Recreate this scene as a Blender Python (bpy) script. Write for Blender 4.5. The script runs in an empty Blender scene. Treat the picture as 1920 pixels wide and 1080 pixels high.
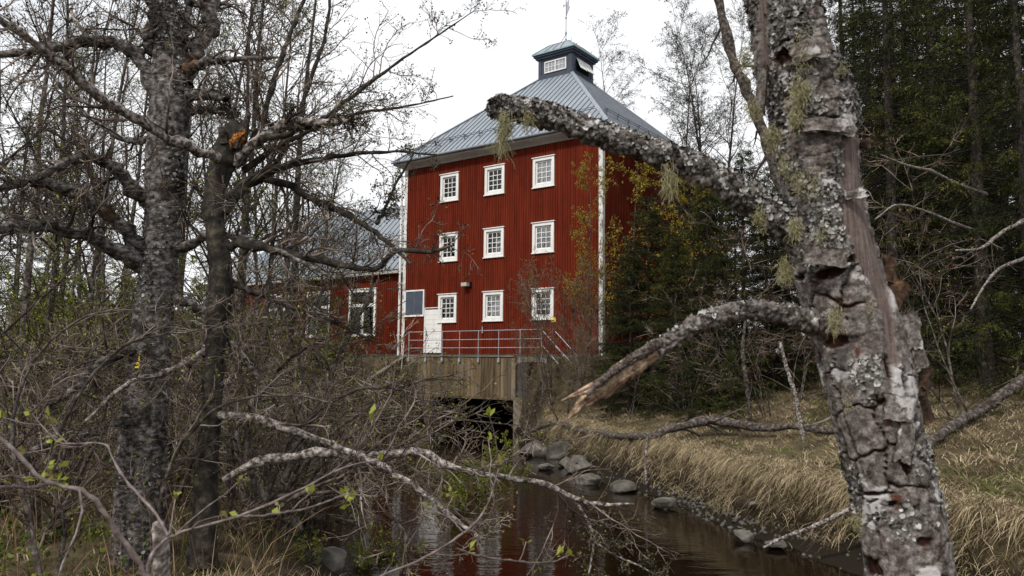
import bpy, math, numpy as np
from mathutils import Matrix, Vector

SC = bpy.context.scene
COL = SC.collection
rng = np.random.default_rng(11)
RAD = math.radians

# ------------------------------------------------------------------ camera, sky, sun, exposure
FPX, PITCH, ROLL, CAMZ = 1480.0, RAD(5.52), RAD(0.60), 2.7      # focal length in pixels of the 1920 wide photograph
_R = np.array([1.0, 0, 0]); _U = np.array([0, -math.sin(PITCH), math.cos(PITCH)]); _F = np.array([0, math.cos(PITCH), math.sin(PITCH)])
_R2 = math.cos(ROLL) * _R + math.sin(ROLL) * _U
_U2 = -math.sin(ROLL) * _R + math.cos(ROLL) * _U
cam = bpy.data.cameras.new('camera'); cam_o = bpy.data.objects.new('camera', cam); COL.objects.link(cam_o)
cam.sensor_width = 36; cam.lens = FPX / 1920 * 36
cam.clip_start = 0.05; cam.clip_end = 3000
cam_o.matrix_world = Matrix(((_R2[0], _U2[0], -_F[0], 0), (_R2[1], _U2[1], -_F[1], 0), (_R2[2], _U2[2], -_F[2], CAMZ), (0, 0, 0, 1)))
cam.dof.use_dof = True; cam.dof.focus_distance = 24.0; cam.dof.aperture_fstop = 9.0
SC.camera = cam_o

SUN_EL, SUN_AZ = RAD(47), RAD(212)          # azimuth clockwise from +Y: behind the camera, to the left
w = bpy.data.worlds.new('World'); SC.world = w; w.use_nodes = True
nt = w.node_tree; N = nt.nodes; Lk = nt.links
bg = N['Background']
sky = N.new('ShaderNodeTexSky'); sky.sky_type = 'NISHITA'; sky.sun_disc = False
sky.sun_elevation = SUN_EL; sky.sun_rotation = SUN_AZ; sky.air_density = 1.3; sky.dust_density = 3.0
tc = N.new('ShaderNodeTexCoord')
cl = N.new('ShaderNodeTexNoise'); cl.inputs['Scale'].default_value = 2.3; cl.inputs['Detail'].default_value = 6; cl.inputs['Roughness'].default_value = .55
Lk.new(tc.outputs['Generated'], cl.inputs['Vector'])
cr = N.new('ShaderNodeValToRGB'); cr.color_ramp.elements[0].position = .33; cr.color_ramp.elements[1].position = .5
cr.color_ramp.elements[0].color = (.7, .7, .7, 1)
Lk.new(cl.outputs['Fac'], cr.inputs['Fac'])
mx = N.new('ShaderNodeMixRGB'); mx.inputs['Color2'].default_value = (10.3, 10.4, 10.6, 1)   # overcast cloud deck, in the sky texture's own units
Lk.new(cr.outputs['Color'], mx.inputs['Fac']); Lk.new(sky.outputs['Color'], mx.inputs['Color1'])
Lk.new(mx.outputs['Color'], bg.inputs['Color'])
bg.inputs['Strength'].default_value = 0.107
sl = bpy.data.lights.new('sun', 'SUN'); so = bpy.data.objects.new('sun', sl); COL.objects.link(so)
sl.energy = 2.9; sl.angle = RAD(5); sl.color = (1.0, .95, .88)
sdir = Vector((math.sin(SUN_AZ) * math.cos(SUN_EL), math.cos(SUN_AZ) * math.cos(SUN_EL), math.sin(SUN_EL)))
so.rotation_euler = sdir.to_track_quat('Z', 'Y').to_euler()
SC.view_settings.view_transform = 'Standard'; SC.view_settings.look = 'None'
SC.view_settings.exposure = 0.0; SC.view_settings.gamma = 1.0; SC.view_settings.use_curve_mapping = False
SC.cycles.max_bounces = 4; SC.cycles.diffuse_bounces = 2; SC.cycles.glossy_bounces = 2; SC.cycles.transparent_max_bounces = 8
SC.cycles.use_denoising = True

def at(px, py, Y):
    """the point of the place seen at a pixel of the photograph, Y metres in front of the camera"""
    xr, yr = px - 960.0, 540.0 - py
    d = xr / FPX * _R2 + yr / FPX * _U2 + _F
    return np.array([0, 0, CAMZ]) + d * (Y / d[1])

# ------------------------------------------------------------------ noise
def _hash(ix, iy, iz, seed):
    n = (ix * 73856093) ^ (iy * 19349663) ^ (iz * 83492791) ^ (seed * 912931)
    n = n & 0x7fffffff
    n = ((n ^ (n >> 13)) * 1274126177) & 0x7fffffff
    n = ((n ^ (n >> 15)) * 668265263) & 0x7fffffff
    return ((n ^ (n >> 16)) & 0xffff) / 65535.0
def vnoise(p, seed=0):
    p = np.asarray(p, float); i = np.floor(p).astype(np.int64); f = p - i; f = f * f * (3 - 2 * f)
    o = 0
    for dx in (0, 1):
        for dy in (0, 1):
            for dz in (0, 1):
                wgt = (f[..., 0] if dx else 1 - f[..., 0]) * (f[..., 1] if dy else 1 - f[..., 1]) * (f[..., 2] if dz else 1 - f[..., 2])
                o = o + wgt * _hash(i[..., 0] + dx, i[..., 1] + dy, i[..., 2] + dz, seed)
    return o
def fbm(p, oct=4, seed=0):
    a, s, o = 1.0, 0.0, 0
    for k in range(oct):
        o = o + a * vnoise(np.asarray(p) * 2 ** k, seed + k); s += a; a *= .5
    return o / s
def voronoi(x, y, seed=0):
    ix, iy = np.floor(x).astype(np.int64), np.floor(y).astype(np.int64)
    f1 = np.full(x.shape, 9.0); f2 = np.full(x.shape, 9.0); cid = np.zeros(x.shape)
    for dx in (-1, 0, 1):
        for dy in (-1, 0, 1):
            jx, jy = ix + dx, iy + dy
            qx = jx + .15 + .7 * _hash(jx, jy, 0 * jx, seed); qy = jy + .15 + .7 * _hash(jx, jy, 0 * jx + 1, seed)
            d = np.hypot(x - qx, y - qy); c = _hash(jx, jy, 0 * jx + 2, seed)
            near = d < f1
            f2 = np.where(near, f1, np.minimum(f2, d)); cid = np.where(near, c, cid); f1 = np.where(near, d, f1)
    return f1, f2, cid
def sstep(a, b, x):
    t = np.clip((x - a) / (b - a), 0, 1); return t * t * (3 - 2 * t)

# ------------------------------------------------------------------ objects
def tag(o, label=None, cat=None, group=None, kind=None):
    if label: o['label'] = label
    if cat: o['category'] = cat
    if group: o['group'] = group
    if kind: o['kind'] = kind
    return o
def empty(name, loc=(0, 0, 0), rz=0):
    o = bpy.data.objects.new(name, None); COL.objects.link(o); o.location = tuple(loc); o.rotation_euler = (0, 0, rz); o.empty_display_size = .2
    return o
def link(name, me, parent=None, loc=None, rot=None, scale=None):
    o = bpy.data.objects.new(name, me); COL.objects.link(o)
    if parent: o.parent = parent
    if loc is not None: o.location = tuple(loc)
    if rot is not None: o.rotation_euler = tuple(rot)
    if scale is not None: o.scale = tuple(scale) if hasattr(scale, '__len__') else (scale,) * 3
    return o
def mesh_np(name, V, quads=None, tris=None, mat=None, smooth=False, attrs=None):
    me = bpy.data.meshes.new(name)
    V = np.ascontiguousarray(V, np.float32)
    me.vertices.add(len(V)); me.vertices.foreach_set('co', V.ravel())
    q = np.zeros((0, 4), np.int32) if quads is None else np.asarray(quads, np.int32).reshape(-1, 4)
    t = np.zeros((0, 3), np.int32) if tris is None else np.asarray(tris, np.int32).reshape(-1, 3)
    li = np.concatenate([q.ravel(), t.ravel()])
    me.loops.add(len(li)); me.loops.foreach_set('vertex_index', li)
    tot = np.concatenate([np.full(len(q), 4, np.int32), np.full(len(t), 3, np.int32)])
    st = np.concatenate([[0], np.cumsum(tot)[:-1]]).astype(np.int32) if len(tot) else np.zeros(0, np.int32)
    me.polygons.add(len(tot)); me.polygons.foreach_set('loop_start', st); me.polygons.foreach_set('loop_total', tot)
    if smooth: me.polygons.foreach_set('use_smooth', np.ones(len(tot), bool))
    for k, v in (attrs or {}).items():
        a = me.attributes.new(k, 'FLOAT', 'POINT'); a.data.foreach_set('value', np.ascontiguousarray(v, np.float32))
    if mat: me.materials.append(mat)
    me.update(calc_edges=True); me.validate()
    return me

class MB:
    """collects boxes, bars and polygons into one mesh"""
    def __init__(s): s.v = []; s.f = []
    def box(s, x0, x1, y0, y1, z0, z1):
        b = len(s.v)
        s.v += [(x0, y0, z0), (x1, y0, z0), (x1, y1, z0), (x0, y1, z0), (x0, y0, z1), (x1, y0, z1), (x1, y1, z1), (x0, y1, z1)]
        s.f += [tuple(b + i for i in q) for q in ((0, 3, 2, 1), (4, 5, 6, 7), (0, 1, 5, 4), (1, 2, 6, 5), (2, 3, 7, 6), (3, 0, 4, 7))]
        return s
    def poly(s, pts):
        b = len(s.v); s.v += [tuple(p) for p in pts]; s.f.append(tuple(range(b, b + len(pts)))); return s
    def prism(s, pts, off):
        """a polygon pushed along off"""
        n = len(pts); b = len(s.v)
        s.v += [tuple(p) for p in pts] + [tuple(np.add(p, off)) for p in pts]
        s.f += [tuple(range(b, b + n)), tuple(range(b + 2 * n - 1, b + n - 1, -1))]
        s.f += [(b + i, b + n + i, b + n + (i + 1) % n, b + (i + 1) % n) for i in range(n)]
        return s
    def bar(s, a, c, w, h=None, up=(0, 0, 1)):
        a, c = np.array(a, float), np.array(c, float); t = c - a; t /= np.linalg.norm(t); h = h or w
        u = np.cross(t, up)
        if np.linalg.norm(u) < 1e-4: u = np.cross(t, (1, 0, 0))
        u /= np.linalg.norm(u); k = np.cross(u, t)
        r = [a + sx * u * w / 2 + sz * k * h / 2 for sx, sz in ((-1, -1), (1, -1), (1, 1), (-1, 1))]
        return s.prism(r, c - a)
    def tube(s, a, c, r, n=8):
        a, c = np.array(a, float), np.array(c, float); t = c - a; t /= np.linalg.norm(t)
        u = np.cross(t, (0, 0, 1) if abs(t[2]) < .9 else (1, 0, 0)); u /= np.linalg.norm(u); k = np.cross(t, u)
        return s.prism([a + r * (math.cos(2 * math.pi * i / n) * u + math.sin(2 * math.pi * i / n) * k) for i in range(n)], c - a)
    def mesh(s, name, m):
        me = bpy.data.meshes.new(name); me.from_pydata(s.v, [], s.f); me.materials.append(m)
        import bmesh
        bm = bmesh.new(); bm.from_mesh(me); bmesh.ops.recalc_face_normals(bm, faces=bm.faces); bm.to_mesh(me); bm.free()
        return me
    def build(s, name, m, parent=None, **k): return link(name, s.mesh(name, m), parent, **k)

# ------------------------------------------------------------------ materials
def mat_base(name, rough=.8, spec=.3):
    m = bpy.data.materials.new(name); m.use_nodes = True; n = m.node_tree.nodes; b = n['Principled BSDF']
    b.inputs['Roughness'].default_value = rough; b.inputs['Specular IOR Level'].default_value = spec
    return m, m.node_tree, b
def ramp(nt_, cols):
    r = nt_.nodes.new('ShaderNodeValToRGB'); e = r.color_ramp.elements
    while len(e) < len(cols): e.new(.5)
    for i, (p, c) in enumerate(cols): e[i].position = p; e[i].color = (*c, 1)
    return r
def noise_node(nt_, vec, scale, detail=5, rough=.6, stretch=None, dist=0):
    t = nt_.nodes.new('ShaderNodeTexNoise'); t.inputs['Scale'].default_value = scale; t.inputs['Detail'].default_value = detail
    t.inputs['Roughness'].default_value = rough; t.inputs['Distortion'].default_value = dist
    if stretch:
        mp = nt_.nodes.new('ShaderNodeMapping'); mp.inputs['Scale'].default_value = stretch; nt_.links.new(vec, mp.inputs['Vector']); vec = mp.outputs['Vector']
    nt_.links.new(vec, t.inputs['Vector']); return t
def noisy(name, cols, scale=5, stretch=None, detail=6, rough=.8, spec=.3, bump=0, bscale=None, second=None, objrand=0, metallic=0, dist=0, bdist=.02):
    """colour from one noise through a ramp; second = (colour, scale, low, high) is a patchy overlay; objrand varies it from object to object"""
    m, t, b = mat_base(name, rough, spec); b.inputs['Metallic'].default_value = metallic
    c = t.nodes.new('ShaderNodeTexCoord'); vec = c.outputs['Object']
    oi = t.nodes.new('ShaderNodeObjectInfo')
    if objrand:
        ad = t.nodes.new('ShaderNodeVectorMath'); ad.operation = 'MULTIPLY_ADD'
        cb = t.nodes.new('ShaderNodeCombineXYZ')
        for k in range(3): t.links.new(oi.outputs['Random'], cb.inputs[k])
        t.links.new(cb.outputs[0], ad.inputs[0]); ad.inputs[1].default_value = (37, 53, 71); t.links.new(vec, ad.inputs[2]); vec = ad.outputs[0]
    n1 = noise_node(t, vec, scale, detail, .62, stretch, dist); r1 = ramp(t, cols); t.links.new(n1.outputs['Fac'], r1.inputs['Fac'])
    out = r1.outputs['Color']
    if second:
        for (colr, sc2, lo, hi, *st2) in (second if isinstance(second, list) else [second]):
            n2 = noise_node(t, vec, sc2, 5, .65, st2[0] if st2 else None); r2 = ramp(t, [(lo, (0, 0, 0)), (hi, (1, 1, 1))]); t.links.new(n2.outputs['Fac'], r2.inputs['Fac'])
            mx2 = t.nodes.new('ShaderNodeMixRGB'); t.links.new(r2.outputs['Color'], mx2.inputs['Fac']); t.links.new(out, mx2.inputs['Color1']); mx2.inputs['Color2'].default_value = (*colr, 1)
            out = mx2.outputs['Color']
    if objrand:
        hs = t.nodes.new('ShaderNodeHueSaturation'); mr = t.nodes.new('ShaderNodeMapRange'); mr.inputs['To Min'].default_value = 1 - objrand; mr.inputs['To Max'].default_value = 1 + objrand
        t.links.new(oi.outputs['Random'], mr.inputs['Value']); t.links.new(mr.outputs[0], hs.inputs['Value']); t.links.new(out, hs.inputs['Color']); out = hs.outputs['Color']
    t.links.new(out, b.inputs['Base Color'])
    if bump:
        nb = noise_node(t, vec, bscale or scale * 3, 5, .65, stretch); bp = t.nodes.new('ShaderNodeBump'); bp.inputs['Strength'].default_value = bump; bp.inputs['Distance'].default_value = bdist
        t.links.new(nb.outputs['Fac'], bp.inputs['Height']); t.links.new(bp.outputs['Normal'], b.inputs['Normal'])
    return m
def tinted(name, cols, rough=.7, spec=.2, attr='tint', objrand=.0, trans=0.0):
    """colour picked by a per-blade or per-leaf number stored in the mesh"""
    m, t, b = mat_base(name, rough, spec)
    a = t.nodes.new('ShaderNodeAttribute'); a.attribute_name = attr; r = ramp(t, cols); t.links.new(a.outputs['Fac'], r.inputs['Fac']); out = r.outputs['Color']
    if objrand:
        oi = t.nodes.new('ShaderNodeObjectInfo'); hs = t.nodes.new('ShaderNodeHueSaturation'); mr = t.nodes.new('ShaderNodeMapRange')
        mr.inputs['To Min'].default_value = 1 - objrand; mr.inputs['To Max'].default_value = 1 + objrand
        t.links.new(oi.outputs['Random'], mr.inputs['Value']); t.links.new(mr.outputs[0], hs.inputs['Value']); t.links.new(out, hs.inputs['Color']); out = hs.outputs['Color']
    t.links.new(out, b.inputs['Base Color'])
    if trans:
        tr = t.nodes.new('ShaderNodeBsdfTranslucent'); ms = t.nodes.new('ShaderNodeMixShader'); ms.inputs[0].default_value = trans
        t.links.new(out, tr.inputs['Color']); t.links.new(b.outputs[0], ms.inputs[1]); t.links.new(tr.outputs[0], ms.inputs[2])
        t.links.new(ms.outputs[0], t.nodes['Material Output'].inputs['Surface'])
    return m
def plain(name, col, rough=.6, spec=.3, metallic=0):
    m, t, b = mat_base(name, rough, spec); b.inputs['Base Color'].default_value = (*col, 1); b.inputs['Metallic'].default_value = metallic; return m

M = {}
M['red'] = noisy('falu_red_boards', [(.25, (.066, .009, .0038)), (.5, (.122, .017, .0066)), (.75, (.17, .027, .011))], 8, (1, 1, .05), rough=.9, spec=.1, bump=.25, bscale=30, second=[((.08, .012, .006), 1.1, .5, .75), ((.055, .012, .008), 5, .6, .72, (1, 1, .03)), ((.2, .04, .02), 3, .62, .8, (1, 1, .08))])
M['white'] = noisy('white_painted_wood', [(.3, (.66, .65, .62)), (.7, (.82, .82, .80))], 3, (1, 1, .3), rough=.6, bump=.08, bscale=40)
M['dappled'] = noisy('shade_dappled_board', [(.36, (.2, .19, .17)), (.46, (.6, .59, .56)), (.7, (.8, .8, .78))], 9, (1, 1, .5), rough=.75, bump=.2, bscale=40)  # dappled shade on the white boards is put into this colour
M['cornice'] = noisy('grey_cornice', [(.3, (.36, .34, .31)), (.7, (.5, .48, .45))], 2, (1, 1, 1), rough=.7)
M['roof'] = noisy('grey_sheet_roof', [(.3, (.195, .225, .262)), (.7, (.265, .295, .332))], .9, rough=.5, spec=.4, metallic=.0, bump=.05, bscale=3)
M['seam'] = noisy('roof_seam', [(.3, (.11, .125, .15)), (.7, (.17, .19, .215))], 2, rough=.5)
M['cupola'] = noisy('slate_blue_paint', [(.3, (.035, .044, .068)), (.7, (.055, .066, .095))], 3, rough=.6)
M['verdigris'] = noisy('verdigris_edge', [(.3, (.16, .27, .29)), (.7, (.26, .38, .39))], 5, rough=.6)
M['dark'] = plain('dark_interior', (.012, .012, .014), .9, .1)  # near-black: the shade of interiors is put into the colour
M['painted_reflection'] = noisy('pale_sky_reflection', [(.3, (.5, .52, .58)), (.7, (.72, .73, .78))], 8, (3, 3, .2), rough=.9)  # pale colour standing in for sky reflected in the panes
M['pane_grey'] = noisy('grey_sky_pane', [(.3, (.16, .18, .21)), (.7, (.34, .37, .42))], 3, rough=.15, spec=.5)  # opaque panes, the grey of reflected sky is in the colour
M['steel'] = noisy('galvanised_steel', [(.3, (.34, .36, .4)), (.7, (.52, .54, .58))], 6, rough=.45, metallic=.5)
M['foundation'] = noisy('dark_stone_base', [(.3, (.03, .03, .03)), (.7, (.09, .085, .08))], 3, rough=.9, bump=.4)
M['lamp'] = noisy('lamp_grey', [(.3, (.4, .36, .27)), (.7, (.55, .5, .4))], 5, rough=.6)
M['yellow'] = noisy('yellow_plate', [(.3, (.75, .5, .01)), (.7, (.85, .6, .02))], 5, rough=.5)
M['black'] = plain('black_print', (.01, .01, .01), .6)
M['brick'] = noisy('chimney_brick', [(.3, (.3, .2, .15)), (.7, (.45, .33, .26))], 4, rough=.9, bump=.3)
M['hatch'] = noisy('hatch_mesh', [(.3, (.035, .045, .07)), (.7, (.07, .085, .12))], 2, rough=.35, spec=.5)
M['plank'] = noisy('stained_plank', [(.25, (.045, .028, .012)), (.42, (.105, .072, .036)), (.5, (.17, .115, .058)), (.58, (.17, .143, .105)), (.75, (.125, .113, .095))], 3.6, (1.6, 1.6, .12), rough=.85, bump=.3, bscale=14, objrand=.38)
M['concrete'] = noisy('weathered_concrete', [(.25, (.09, .075, .05)), (.5, (.18, .155, .11)), (.75, (.26, .23, .18))], 2.2, (1, 1, .5), rough=.9, bump=.3, bscale=18)
M['glass'], _t, _b = mat_base('window_glass', .03, .5)
_tr = _t.nodes.new('ShaderNodeBsdfTransparent'); _gl = _t.nodes.new('ShaderNodeBsdfGlossy'); _gl.inputs['Roughness'].default_value = .03
_fr = _t.nodes.new('ShaderNodeFresnel'); _fr.inputs['IOR'].default_value = 1.6; _ms = _t.nodes.new('ShaderNodeMixShader')
_tc = _t.nodes.new('ShaderNodeTexCoord'); _nz = noise_node(_t, _tc.outputs['Object'], 1.7, 2); _bp = _t.nodes.new('ShaderNodeBump'); _bp.inputs['Strength'].default_value = .015; _bp.inputs['Distance'].default_value = .1
_t.links.new(_fr.outputs[0], _ms.inputs[0]); _t.links.new(_tr.outputs[0], _ms.inputs[1]); _t.links.new(_gl.outputs[0], _ms.inputs[2]); _t.links.new(_ms.outputs[0], _t.nodes['Material Output'].inputs['Surface'])

# water: dark bog-brown, rippled
M['water'], _t, _b = mat_base('bog_water', .04, .5)
_b.inputs['Base Color'].default_value = (.006, .003, .0012, 1); _b.inputs['IOR'].default_value = 1.33
_tc = _t.nodes.new('ShaderNodeTexCoord')
_n1 = noise_node(_t, _tc.outputs['Object'], 1.0, 4, .55, (1.1, 3.0, 1)); _n2 = noise_node(_t, _tc.outputs['Object'], 6.0, 3, .5, (1, 2.2, 1))
_ad = _t.nodes.new('ShaderNodeMath'); _ad.operation = 'MULTIPLY_ADD'; _t.links.new(_n2.outputs['Fac'], _ad.inputs[0]); _ad.inputs[1].default_value = .22; _t.links.new(_n1.outputs['Fac'], _ad.inputs[2])
_bp = _t.nodes.new('ShaderNodeBump'); _bp.inputs['Strength'].default_value = .3; _bp.inputs['Distance'].default_value = .028
_t.links.new(_ad.outputs[0], _bp.inputs['Height']); _t.links.new(_bp.outputs[0], _b.inputs['Normal'])

M['soil'] = noisy('forest_floor', [(.25, (.018, .013, .008)), (.45, (.05, .038, .022)), (.62, (.1, .078, .045)), (.8, (.055, .05, .02))], 1.3, rough=.95, spec=.1, bump=.8, bscale=9, second=[((.035, .04, .012), .35, .6, .7), ((.13, .1, .065), 3.0, .57, .72)], bdist=.06)
_t = M['soil'].node_tree; _b = _t.nodes['Principled BSDF']; _src = _b.inputs['Base Color'].links[0].from_socket      # wet mud along the waterline
_tc = _t.nodes.new('ShaderNodeTexCoord'); _sx = _t.nodes.new('ShaderNodeSeparateXYZ'); _t.links.new(_tc.outputs['Object'], _sx.inputs[0]); _nz = noise_node(_t, _tc.outputs['Object'], 2.5, 4)
_ad = _t.nodes.new('ShaderNodeMath'); _ad.operation = 'MULTIPLY_ADD'; _t.links.new(_nz.outputs['Fac'], _ad.inputs[0]); _ad.inputs[1].default_value = -.35; _t.links.new(_sx.outputs['Z'], _ad.inputs[2])
_mr = _t.nodes.new('ShaderNodeMapRange'); _mr.inputs['From Min'].default_value = .12; _mr.inputs['From Max'].default_value = .42; _t.links.new(_ad.outputs[0], _mr.inputs['Value'])
_mx = _t.nodes.new('ShaderNodeMixRGB'); _mx.inputs['Color1'].default_value = (.016, .012, .008, 1); _t.links.new(_mr.outputs[0], _mx.inputs['Fac']); _t.links.new(_src, _mx.inputs['Color2']); _t.links.new(_mx.outputs['Color'], _b.inputs['Base Color'])
M['grass'] = tinted('dry_grass', [(0, (.06, .042, .022)), (.3, (.19, .14, .08)), (.55, (.41, .325, .2)), (.75, (.64, .535, .37)), (.84, (.2, .18, .07)), (.93, (.07, .1, .014)), (1, (.09, .13, .014))], .8, .15, trans=.15)
M['herb'] = tinted('spring_herbs', [(0, (.035, .055, .008)), (.6, (.07, .11, .012)), (1, (.14, .16, .025))], .7, .2, trans=.2)
M['stalk'] = tinted('dead_stalks', [(0, (.08, .042, .02)), (.5, (.17, .1, .055)), (1, (.3, .21, .13))], .8, .15)
M['rock'] = noisy('river_rock', [(.25, (.03, .026, .021)), (.5, (.085, .077, .066)), (.75, (.2, .185, .165))], 4, rough=.8, bump=.4, bscale=14, objrand=.2, second=((.05, .045, .03), 2.2, .52, .68))
M['pebble'] = noisy('pebbles', [(.3, (.025, .022, .018)), (.55, (.085, .078, .068)), (.8, (.25, .235, .21))], 8, rough=.7)
M['bark_grey'] = noisy('grey_birch_bark', [(.3, (.014, .011, .009)), (.43, (.05, .043, .039)), (.53, (.14, .127, .12)), (.63, (.27, .25, .24)), (.75, (.42, .4, .39))], 15, (1, 1, 1.5), rough=.9, spec=.1, bump=.9, bscale=24, second=[((.025, .02, .017), 2.3, .53, .64), ((.13, .075, .045), 1.7, .62, .7)], bdist=.03)
M['bark_dark'] = noisy('dark_wet_bark', [(.3, (.012, .010, .009)), (.5, (.035, .03, .026)), (.68, (.1, .085, .06)), (.8, (.21, .2, .18))], 11, rough=.9, spec=.15, bump=.8, bscale=26, bdist=.02)
M['bark_mid'] = noisy('alder_bark', [(.32, (.014, .011, .009)), (.47, (.05, .041, .035)), (.6, (.12, .103, .093)), (.75, (.28, .255, .24))], 14, rough=.9, spec=.1, bump=.6, bscale=30, objrand=.25, bdist=.012)
M['bark_pale'] = noisy('pale_lichen_bark', [(.33, (.022, .016, .013)), (.44, (.08, .066, .057)), (.53, (.23, .2, .185)), (.68, (.5, .47, .445))], 24, rough=.9, spec=.1, bump=.7, bscale=60, bdist=.012)
M['twig'] = noisy('bare_twigs', [(.25, (.012, .009, .008)), (.5, (.035, .027, .023)), (.75, (.1, .082, .072))], 1.6, rough=.85, spec=.15, objrand=.2)
M['twig_pale'] = noisy('pale_dead_twigs', [(.25, (.04, .03, .025)), (.5, (.11, .09, .077)), (.75, (.28, .25, .23))], 1.6, rough=.85, spec=.15, objrand=.2)
M['twig_brush'] = noisy('brushwood_twigs', [(.32, (.014, .0095, .0075)), (.44, (.045, .032, .026)), (.53, (.13, .1, .083)), (.66, (.31, .26, .23))], 2.6, rough=.85, spec=.15, objrand=.3)
M['twig_dark'] = noisy('dark_twigs', [(.25, (.008, .007, .007)), (.5, (.022, .018, .017)), (.75, (.055, .046, .042))], 1.2, rough=.85, spec=.1, objrand=.2)
M['twig_rose'] = noisy('rose_brown_twigs', [(.3, (.045, .032, .029)), (.48, (.12, .092, .086)), (.62, (.2, .162, .155)), (.78, (.34, .3, .29))], 30, rough=.7, spec=.25)
M['rot'] = noisy('orange_rotten_wood', [(.35, (.03, .01, .003)), (.47, (.22, .075, .014)), (.62, (.6, .24, .045))], 30, rough=.9, bump=.6)
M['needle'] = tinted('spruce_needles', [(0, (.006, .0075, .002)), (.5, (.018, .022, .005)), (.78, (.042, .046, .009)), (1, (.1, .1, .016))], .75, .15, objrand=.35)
M['leaf_gold'] = tinted('birch_leaves_gold', [(0, (.17, .115, .012)), (.6, (.31, .23, .024)), (1, (.42, .34, .045))], .6, .25, trans=.3)
M['leaf_bud'] = tinted('brown_buds', [(0, (.07, .03, .012)), (.55, (.2, .1, .025)), (.8, (.24, .17, .03)), (1, (.22, .23, .03))], .6, .25, trans=.15)
M['leaf_green'] = tinted('spring_leaves', [(0, (.07, .085, .009)), (.6, (.16, .18, .016)), (1, (.29, .3, .04))], .55, .3, trans=.3)
M['leaf_dark'] = tinted('small_dark_buds', [(0, (.012, .01, .008)), (.6, (.03, .026, .018)), (.85, (.09, .09, .02)), (1, (.16, .15, .03))], .7, .2)
M['straw_lichen'] = tinted('beard_lichen', [(0, (.2, .175, .08)), (.5, (.36, .335, .18)), (1, (.5, .48, .31))], .9, .05, trans=.2)
M['flake'] = tinted('leafy_lichen', [(0, (.02, .016, .013)), (.3, (.075, .068, .062)), (.6, (.21, .2, .19)), (1, (.52, .51, .49))], .9, .1)
M['wood_pale'] = noisy('pale_broken_wood', [(.36, (.035, .02, .012)), (.46, (.2, .125, .075)), (.58, (.42, .31, .215)), (.75, (.62, .51, .4))], 40, (1, 1, 1), rough=.85, bump=.8, bscale=60, bdist=.01)
M['curl'] = noisy('brown_bark_curl', [(.35, (.012, .007, .005)), (.52, (.055, .028, .015)), (.75, (.22, .125, .07))], 40, rough=.9, bump=.8, bscale=60, bdist=.01)
M['leaf_near'] = tinted('opening_leaves', [(0, (.17, .12, .04)), (.35, (.2, .22, .03)), (1, (.3, .33, .05))], .5, .35, trans=.35)

# ------------------------------------------------------------------ ground and water
FA = RAD(53.4); FC = np.array([-.81, 34.6]); FD = np.array([math.sin(FA), -math.cos(FA)]); FN = np.array([math.cos(FA), math.sin(FA)])
def fac(u, v): return FC + FD * u + FN * v            # mill plan: u along the facade, v behind it
RZ = math.atan2(FD[1], FD[0])
_ry = [-30, 2, 6, 8, 10.9, 13, 17.2, 21, 25.5, 30, 32.4, 36]
_rx = [7.5, 6.6, 6.0, 5.5, 4.7, 3.8, 2.85, 1.7, .75, .4, .1, -1.0]
_ly = [-30, 2.5, 5, 6.8, 9, 10.8, 12.6, 16, 20, 26, 31, 36]
_lx = [4.0, 3.6, 2.2, -.4, -1.6, -2.35, -3.4, -4.3, -5.2, -5.9, -6.1, -3.2]
def terrain(X, Y):
    X, Y = np.asarray(X, float), np.asarray(Y, float)
    P = np.stack([X, Y, 0 * X], -1)
    wob = (fbm(P * .9, 3, 5) - .5) * .7
    sr = X - np.interp(Y, _ry, _rx) + wob; sl_ = np.interp(Y, _ly, _lx) - X + wob
    right = -.05 + .22 * sstep(-.3, .5, sr) + .75 * sstep(.42, .72, sr) + .17 * np.clip(sr - .9, 0, 12) * sstep(4, 12, Y) + .05 * np.clip(sr - 12, 0, 80)
    left = -.1 + .5 * sstep(-.2, .7, sl_) + .35 * sstep(.5, 2.0, sl_) + .072 * np.clip(Y - 7, 0, 32) * sstep(.4, 4.5, sl_) + .02 * np.clip(Y - 39, 0, 300)
    s = np.maximum(sr, sl_)
    z = np.where(sr > sl_, right, left)
    bed = -.75
    z = np.where(s < 0, bed + (z - bed) * sstep(-1.3, 0, s), z)
    # embankment round the buildings
    d = np.stack([X, Y], -1) - FC; u = d @ FD; v = d @ FN
    du = np.maximum(np.maximum(-20 - u, u - 6.2), 0); dv = np.maximum(np.maximum(-.6 - v, v - 14), 0)
    db = np.hypot(du, dv)
    emb = 3.02 - .62 * np.clip(db - .2, 0, 9)
    emb_ok = sstep(.0, .9, np.where(Y > 36, 2, s))
    z = np.where(emb > z, z + (emb - z) * emb_ok, z)
    # the culvert channel below the deck stays open
    inch = sstep(0, .25, u + 2.5) * sstep(0, .25, 2.2 - u) * (v > -1.6) * (v < 9)
    z = z * (1 - inch) + (-.6) * inch
    z = z + (fbm(P * .35, 3, 9) - .5) * .35 * sstep(.6, 4, s) * (1 - sstep(0, 2, 2 - db)) + (fbm(P * 2.2, 3, 2) - .5) * .16 * sstep(.1, 1.0, s)
    return z
def gz(x, y): return float(terrain(np.array([x]), np.array([y]))[0])
def _axis(a, b, st, far):
    c = list(np.arange(a, b + 1e-6, st)); s = st; lo, hi = a, b
    left_, right_ = [], []
    while hi < far: s *= 1.22; hi += s; right_.append(hi)
    s = st
    while lo > -far: s *= 1.22; lo -= s; left_.append(lo)
    return np.array(left_[::-1] + c + right_)
gx, gy = _axis(-13, 14, .19, 900), _axis(2, 38, .19, 1100)
GX, GY = np.meshgrid(gx, gy, indexing='ij'); GZ = terrain(GX, GY)
nx, ny = len(gx), len(gy); idx = np.arange(nx * ny).reshape(nx, ny)
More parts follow.
